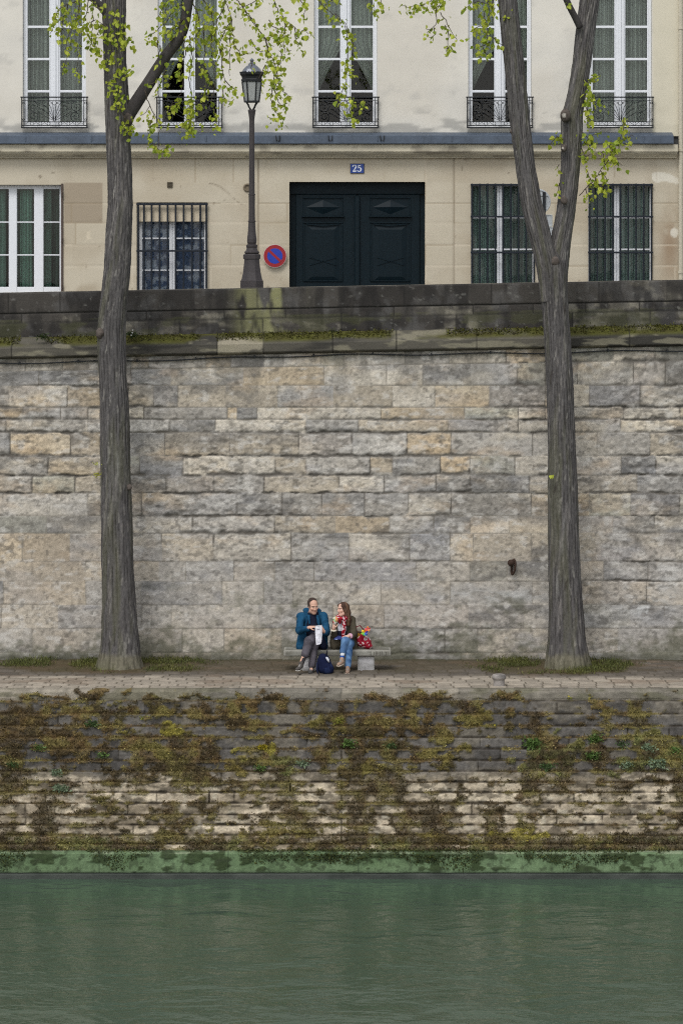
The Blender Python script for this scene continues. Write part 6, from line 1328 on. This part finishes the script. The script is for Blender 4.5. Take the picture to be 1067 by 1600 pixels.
shoe(wom, Q8(594, 846, 59.72)+np.array([0, 0, -.02]), Q8(535, 890, 59.50), c(160, 134, 116), c(198, 184, 168), (-.1, -.3, 1), .038)
a, b_ = Q8(650, 985, 59.77), Q8(645, 985, 59.53); a[2] = b_[2] = .022; shoe(wom, a, b_, c(148, 124, 108), c(190, 176, 160), w_=.038)
br = MB(); br.tube([Q8(489, 478, 59.865)+.043*np.array([math.cos(t), math.sin(t), .25*math.sin(t)]) for t in np.linspace(0, 2*math.pi, 20)], .014, 6, c(214, 204, 184), cap=False); br.build('bracelet', M['attr'], wom, True, True)
cf = MB(); q0, q1 = Q8(672, 545, 59.862), Q8(684, 546, 59.89); cf.tube([q0, q1], .050, 10, c(206, 160, 180)); cf.build('cuff', M['cloth'], wom, True, True)
# ---- sandwich in a wrapper, blue packet on her lap
sw = SDF(.005); sw.ell(Q8(503, 366, 59.80), (.040, .036, .070), None, .02, 0).ell(Q8(519, 352, 59.795), (.032, .034, .044), None, .02, 1).ell(Q8(494, 342, 59.80), (.026, .03, .030), None, .02, 0)
def swc(V, Cc, cid):
    t = fbm(V[:, 0]*40, V[:, 2]*40, 61, 2); Cc = np.where(((t > .60) & (cid == 0))[:, None], c(208, 92, 84), Cc); return np.where(((t < .36) & (cid == 0))[:, None], c(150, 176, 120), Cc)
tag(sdf_obj('sandwich', sw, M['attr'], None, [c(222, 214, 206), c(216, 150, 96)], .010, 30, 13, swc), 'sandwich in a crinkled wrapper held up to her mouth by the woman', 'sandwich')
npk = MB(); pts_ = [Q8(492, 588, 59.83), Q8(590, 590, 59.76), Q8(578, 562, 59.92), Q8(540, 552, 59.96)]
V = []; 
for dz_ in (0, .02): V += [tuple(q+np.array([0, 0, dz_+(.015 if i in (1,) else 0)])) for i, q in enumerate(pts_)]
npk.add(V, [(3, 2, 1, 0), (4, 5, 6, 7), (0, 1, 5, 4), (1, 2, 6, 5), (2, 3, 7, 6), (3, 0, 4, 7)], c(54, 64, 122)); npk.box(Q8(505, 0, 59.85)[0], Q8(532, 0, 59.85)[0], 59.80, 59.84, Q8(0, 586, 59.8)[2], Q8(0, 578, 59.8)[2], c(150, 170, 214))
tag(npk.build('snack_packet', M['attr'], None, False, True), 'small blue packet lying on the lap of the woman', 'packet')

# ---- backpack
bp_ = empty('backpack', (Q8(390, 1000, 59.66)[0], 59.66, 0), 'navy backpack standing on the paving between the two seated people', 'backpack')
s3 = SDF(.007)
D_ = 59.66
s3.ell(Q8(382, 900, D_)*np.array([1, 1, 0])+np.array([0, 0, .185]), (.122, .09, .19), [[math.cos(.22), 0, math.sin(.22)], [0, 1, 0], [-math.sin(.22), 0, math.cos(.22)]], .04, 0)
q = Q8(400, 0, D_); s3.ell((q[0], D_, .095), (.145, .10, .10), None, .05, 0).ell((Q8(430, 0, D_)[0], D_-.05, .11), (.085, .06, .10), [[math.cos(.25), 0, math.sin(.25)], [0, 1, 0], [-math.sin(.25), 0, math.cos(.25)]], .02, 0)
s3.ell((q[0], D_, -.05), (.3, .3, .055), None, .01, 0, True)
bcl = lambda V, Cc, cid: mixc(Cc, c(44, 56, 92), .6*sst(.52, .66, fbm(V[:, 0]*11, V[:, 2]*9+V[:, 1]*6, 63)))
sdf_obj('bag_body', s3, M['cloth'], bp_, [c(24, 30, 56)], .010, 12, 14, bcl)
k = MB(); k.tube([Q8(398, 790, 59.62), Q8(412, 800, 59.57), Q8(424, 820, 59.555), Q8(434, 846, 59.56)], [.012, .022, .022, .012], 8, c(196, 198, 206)); k.build('label_patch', M['cloth'], bp_, True, True)
k = MB(); k.tube([Q8(392, 800, 59.63), Q8(402, 750, 59.60), Q8(412, 715, 59.64), Q8(408, 760, 59.70), Q8(398, 800, 59.69)], .010, 6, c(34, 36, 48)); k.build('carry_loop', M['cloth'], bp_, True, True)
k = MB(); k.tube([Q8(300, 850, 59.62), Q8(296, 920, 59.57), Q8(310, 990, 59.56)], .016, 6, c(30, 36, 60)); k.build('strap', M['cloth'], bp_, True, True)

# ---- red flowered bag and toy windmill on the bench
hb = empty('handbag', (Q8(850, 700, 60.16)[0], 60.16, .392), 'red and white flowered cloth bag slumped on the bench beside the woman', 'bag')
s4 = SDF(.007); q = lambda x, y, d_=60.16: Q8(x, y, d_)
s4.ell(q(862, 620), (.095, .085, .110), None, .04, 0).ell(q(800, 590), (.085, .08, .125), None, .05, 0).ell(q(775, 540), (.065, .06, .075), None, .04, 1).ell(q(890, 660), (.07, .08, .055), None, .03, 0)
zt_ = .392; s4.ell((q(850, 0)[0], 60.16, zt_-.10), (.4, .4, .10), None, .01, 0, True)
def hbc(V, Cc, cid):
    t = fbm(V[:, 0]*26+V[:, 1]*14, V[:, 2]*26, 71, 2); u2 = fbm(V[:, 0]*22+5+V[:, 1]*10, V[:, 2]*22, 73, 2)
    Cc = np.where((t > .62)[:, None], c(206, 184, 182), Cc); Cc = np.where((u2 > .58)[:, None], c(120, 20, 36), Cc)
    dk = (cid == 1); Cc = np.where(dk[:, None], np.where((t > .54)[:, None], c(128, 92, 36), np.where((u2 > .5)[:, None], c(52, 40, 38), c(92, 38, 40))), Cc); return Cc
sdf_obj('bag_body', s4, M['cloth'], hb, [c(146, 34, 50), c(60, 50, 40)], .012, 14, 15, hbc)
k = MB(); k.tube([q(755, 500, 60.10), q(745, 440, 60.14), q(790, 425, 60.16), q(830, 470, 60.14), q(838, 520, 60.10)], .011, 6, c(96, 26, 40)); k.build('handle', M['cloth'], hb, True, True)
wm = empty('toy_windmill', (q(850, 570)[0], 60.06, PZ(920/1+0, 60) if False else q(850, 570)[2]), 'rainbow coloured toy windmill stuck in the flowered bag', 'toy')
k = MB(); k.tube([q(846, 500, 60.045), q(852, 600, 60.07)], .005, 6, c(196, 196, 190)); k.build('stick', M['attr'], wm, True, True)
def petal(k, ctr, ang, L_, col, twist):
    a = np.array([math.cos(ang), 0, math.sin(ang)]); b_ = np.array([-math.sin(ang), 0, math.cos(ang)]); f = np.array([0, -1, 0])
    pts = [ctr+f*.004, ctr+a*L_*.55-b_*L_*.34+f*.018, ctr+a*L_+f*.004, ctr+a*L_*.70+b_*L_*.36+f*(.03*twist)]
    pts = pts+[p_-f*.003 for p_ in pts]; k.add(pts, [(0, 1, 2, 3), (7, 6, 5, 4), (0, 4, 5, 1), (1, 5, 6, 2), (2, 6, 7, 3), (3, 7, 4, 0)], col)
ctr = q(843, 505, 60.03)
for i, cl_ in enumerate((c(236, 110, 40), c(240, 196, 40), c(150, 204, 60), c(40, 160, 90), c(36, 90, 190), c(60, 60, 160))):
    k = MB(); petal(k, ctr, math.radians(72+i*60), .068, cl_, 1); k.build('vane', M['enamel'], wm, False, True)
ctr2 = q(880, 465, 60.05)
for i, cl_ in enumerate((c(232, 70, 80), c(240, 130, 50), c(236, 90, 110), c(222, 60, 60), c(240, 150, 60))):
    k = MB(); petal(k, ctr2, math.radians(20+i*72), .055, cl_, 1); k.build('vane', M['enamel'], wm, False, True)
k = MB(); k.tube([ctr2+np.array([0, .01, 0]), q(868, 590, 60.075)], .004, 6, c(190, 190, 184)); k.build('stick', M['attr'], wm, True, True)

# ---- mooring ring in the wall, stone bollard on the edge
mr_ = empty('mooring_ring', P(800, 890, 61.55), 'rusty iron mooring ring hanging from a bolt in the quay wall', 'mooring ring')
k = MB(); a = P(799, 879, 61.66); b_ = P(798, 879.5, 61.42); k.tube([a, b_], .045, 12); 
bb = np.array(k.v); k.lathe(0, 0, [(0.001, -.5), (0.001, -.49)], 3) if False else None
k.tube([P(798, 879.5, 61.43), P(798, 879.5, 61.39)], .062, 12); k.tube([P(802, 874, 61.50), P(804, 880, 61.46)], .03, 10); k.build('bolt', M['rust'], mr_, True)
k = MB(); t = np.linspace(0, 2*math.pi, 30); rc = P(802, 886.5, 61.47); k.tube([rc+np.array([.028*math.cos(x)+.018*math.sin(x), -.05*math.cos(x), .125*math.sin(x)]) for x in t], .021, 8, cap=False); k.build('ring', M['rust'], mr_, True)
DBo = 57.9; m2 = DBo/F; bx_ = PX(779.5, DBo)
k = MB(); pf = [(9.6, 1076.5), (9.3, 1074), (8.7, 1068), (8.6, 1063.5), (9.0, 1062), (10.6, 1060.6), (11.1, 1058.5), (10.8, 1056), (9.6, 1054.2), (6, 1053.3), (1, 1053)]
pf = [(r*m2, PZ(y, DBo)) for r, y in pf]; pf[0] = (pf[0][0], -.01); k.lathe(bx_, DBo, pf, 28)
V = np.array(k.v); V[:, :2] += .012*(np.stack([fbm(V[:, 0]*14, V[:, 2]*14, 81), fbm(V[:, 1]*14, V[:, 2]*14, 82)], 1)-.5); Cc = mixc(c(150, 144, 138), c(108, 104, 100), sst(.4, .65, fbm(V[:, 0]*12, V[:, 2]*12+V[:, 1]*8, 83)))
tag(mesh_obj('bollard', V, k.f, M['bench'], None, Cc, True), 'short worn stone mooring bollard standing at the edge of the quay', 'bollard')

# ---- plants rooted in the stonework
def plant(px, py, D, size, n, colr, label, name='weed', group='weeds rooted in the embankment wall', flower=None, up=.55, lw=(.25, .5)):
    r = np.random.default_rng(int(px*13+py)); p0 = P(px, py, D); V = []; Fc = []; Cc = []
    for i in range(int(n*2.6)):
        d_ = np.array([r.normal(0, .75), -abs(r.normal(.35, .35)), up+r.normal(0, .45)]); d_ /= np.linalg.norm(d_); L_ = size*.62*r.uniform(.4, 1.1)
        b0 = p0+np.clip(r.normal(0, size*.36, 3), -size*.7, size*.7)*np.array([1.3, .2, .7])+np.array([0, -.01, 0]); tip = b0+d_*L_+np.array([0, 0, -.25*L_]); md = b0+d_*L_*.55; sd_ = np.cross(d_, r.normal(0, 1, 3)); sd_ /= np.linalg.norm(sd_); w_ = L_*r.uniform(*lw)*.5
        o = len(V); V += [b0, md+sd_*w_, tip, md-sd_*w_]; Fc.append((o, o+1, o+2, o+3)); cl = np.array(colr)*r.uniform(.6, 1.35); Cc += [cl]*4
    if flower is not None:
        for i in range(max(2, n//14)):
            q = p0+np.array([r.normal(0, size*.4), -size*.5, abs(r.normal(size*.4, size*.3))]); s_ = .014; o = len(V)
            V += [q+np.array([-s_, 0, 0]), q+np.array([0, -.004, -s_]), q+np.array([s_, 0, 0]), q+np.array([0, -.004, s_])]; Fc.append((o, o+1, o+2, o+3)); Cc += [np.array(flower)]*4
    o = mesh_obj(name, np.array(V), Fc, M['moss'], None, np.array(Cc), False, origin=p0); return tag(o, label, 'plant', group)
def Dl(py): return float(np.interp(py, [1080, 1095, 1332], [57.40, 57.38, 56.3]))-.03
gr, dg, yg, pg, yl = c(96, 120, 62), c(78, 98, 58), c(146, 146, 66), c(128, 144, 114), c(180, 164, 52)
for a in [(96, 1234, .13, 60, pg, 'largest pale green rosette, on the lower left of the mossy wall'), (88, 1208, .12, 44, pg, 'pale green leaves just above the large rosette at lower left'), (144, 1133, .12, 50, dg, 'grey green tuft on the upper left of the mossy wall'),
          (61, 1170, .11, 40, gr, 'green tuft near the left edge halfway up the mossy wall'), (159, 1181, .10, 36, gr, 'small green tuft below the grey green one at left'), (473, 1194, .11, 40, pg, 'pale grey green weed below the feet of the seated man'),
          (405, 1201, .10, 36, gr, 'green weed hanging under the bright yellow moss cushion'), (223, 1122, .07, 20, yg, 'small yellow green sprig high on the left of the mossy wall'), (529, 1127, .10, 36, yg, 'yellow green tuft straight below the bench'),
          (832, 1163, .16, 90, gr, 'densest bright green bush on the right half of the mossy wall'), (930, 1156, .13, 54, gr, 'bright green weed right of the densest bush'), (925, 1182, .12, 56, gr, 'low spreading bright green weed below the forked tree'),
          (973, 1164, .10, 36, dg, 'dark green tuft between two grey green weeds at right'), (1013, 1170, .13, 44, pg, 'pale weed near the right edge of the mossy wall'), (1026, 1194, .15, 60, pg, 'broad pale weed lowest at the right edge of the mossy wall'),
          (980, 1196, .12, 44, pg, 'pale weed beside the broad one at lower right'), (857, 1199, .12, 44, dg, 'dull green weed below the densest bush'), (545, 1163, .13, 56, gr, 'green mat of leaves low in the middle of the mossy wall'),
          (610, 1166, .10, 34, dg, 'dull green tuft right of the middle green mat'), (1056, 1174, .12, 36, gr, 'green weed cut by the right edge of the picture'), (20, 1196, .10, 34, dg, 'dark weed at the left edge of the mossy wall')]:
    plant(a[0], a[1], Dl(a[1]), a[2], a[3], a[4], a[5])
plant(890, 1091, 57.36, .06, 18, yg, 'yellow flowered sprig just under the quay edge below the right tree', flower=yl); plant(772, 1134, 57.2, .05, 12, dg, 'tiny weed with one yellow flower right of the middle', flower=yl)
plant(410, 1168, Dl(1168), .07, 130, yl*.75, 'bright yellow moss cushion left of the middle of the wall', name='moss_cushion', group=None, lw=(.4, .8))
plant(205, 524, 61.50, .14, 46, c(66, 76, 44), 'white flowered weed on the string course beside the left trunk', group='weeds on the string course', flower=c(220, 220, 214))
plant(68, 527, 61.50, .12, 40, c(56, 68, 36), 'dark leafy weed on the string course near the left edge', group='weeds on the string course'); plant(520, 517, 61.56, .08, 26, c(66, 72, 40), 'low weed on the string course above the bench', group='weeds on the string course')
o = plant(151, 742, 60.30, .09, 16, c(176, 176, 60), 'yellow shoot sprouting from the side of the left trunk', name='shoot', group=None, up=.2); plant(152, 725, 60.30, .08, 12, c(186, 190, 66), 'topmost leaves of the yellow shoot on the left trunk', name='shoot', group=None, up=.3)
# ================================================================ light and camera
wd = bpy.data.worlds.new('World'); S.world = wd; wd.use_nodes = True
nt = wd.node_tree; bg = nt.nodes['Background']
sky = nt.nodes.new('ShaderNodeTexSky'); sky.sky_type = 'NISHITA'; sky.sun_disc = False
EL, AZ = math.radians(52), math.radians(200)      # overcast: a wide soft sun behind the camera, a little to the left
sky.sun_elevation = EL; sky.sun_rotation = AZ; sky.air_density = 1.0; sky.dust_density = 1.5; sky.ozone_density = 1.0
hs = nt.nodes.new('ShaderNodeHueSaturation'); hs.inputs['Saturation'].default_value = .30      # cloud cover greys the blue
nt.links.new(sky.outputs[0], hs.inputs['Color']); nt.links.new(hs.outputs[0], bg.inputs['Color'])
bg.inputs['Strength'].default_value = .13
sl = bpy.data.lights.new('sun', 'SUN'); sl.energy = 1.1; sl.angle = math.radians(20); sl.color = (1, .985, .965)
so = bpy.data.objects.new('sun', sl); COL.objects.link(so)
dirv = Vector((math.sin(AZ)*math.cos(EL), math.cos(AZ)*math.cos(EL), math.sin(EL)))
so.rotation_euler = dirv.to_track_quat('Z', 'Y').to_euler(); so.location = (0, 20, 40)
cd = bpy.data.cameras.new('camera'); cam = bpy.data.objects.new('camera', cd); COL.objects.link(cam)
cd.sensor_fit = 'HORIZONTAL'; cd.sensor_width = 36; cd.lens = 36*F/1067; cd.shift_y = -(800-HY)/1067
cd.clip_start = .5; cd.clip_end = 2000
cam.location = (0, 0, CZ); cam.rotation_euler = (math.radians(90), 0, 0)
S.camera = cam
S.view_settings.view_transform = 'Standard'; S.view_settings.look = 'None'; S.view_settings.exposure = 0.42; S.view_settings.gamma = 1
S.cycles.use_denoising = False; S.cycles.pixel_filter_type = 'BLACKMAN_HARRIS'; S.cycles.filter_width = 1.15
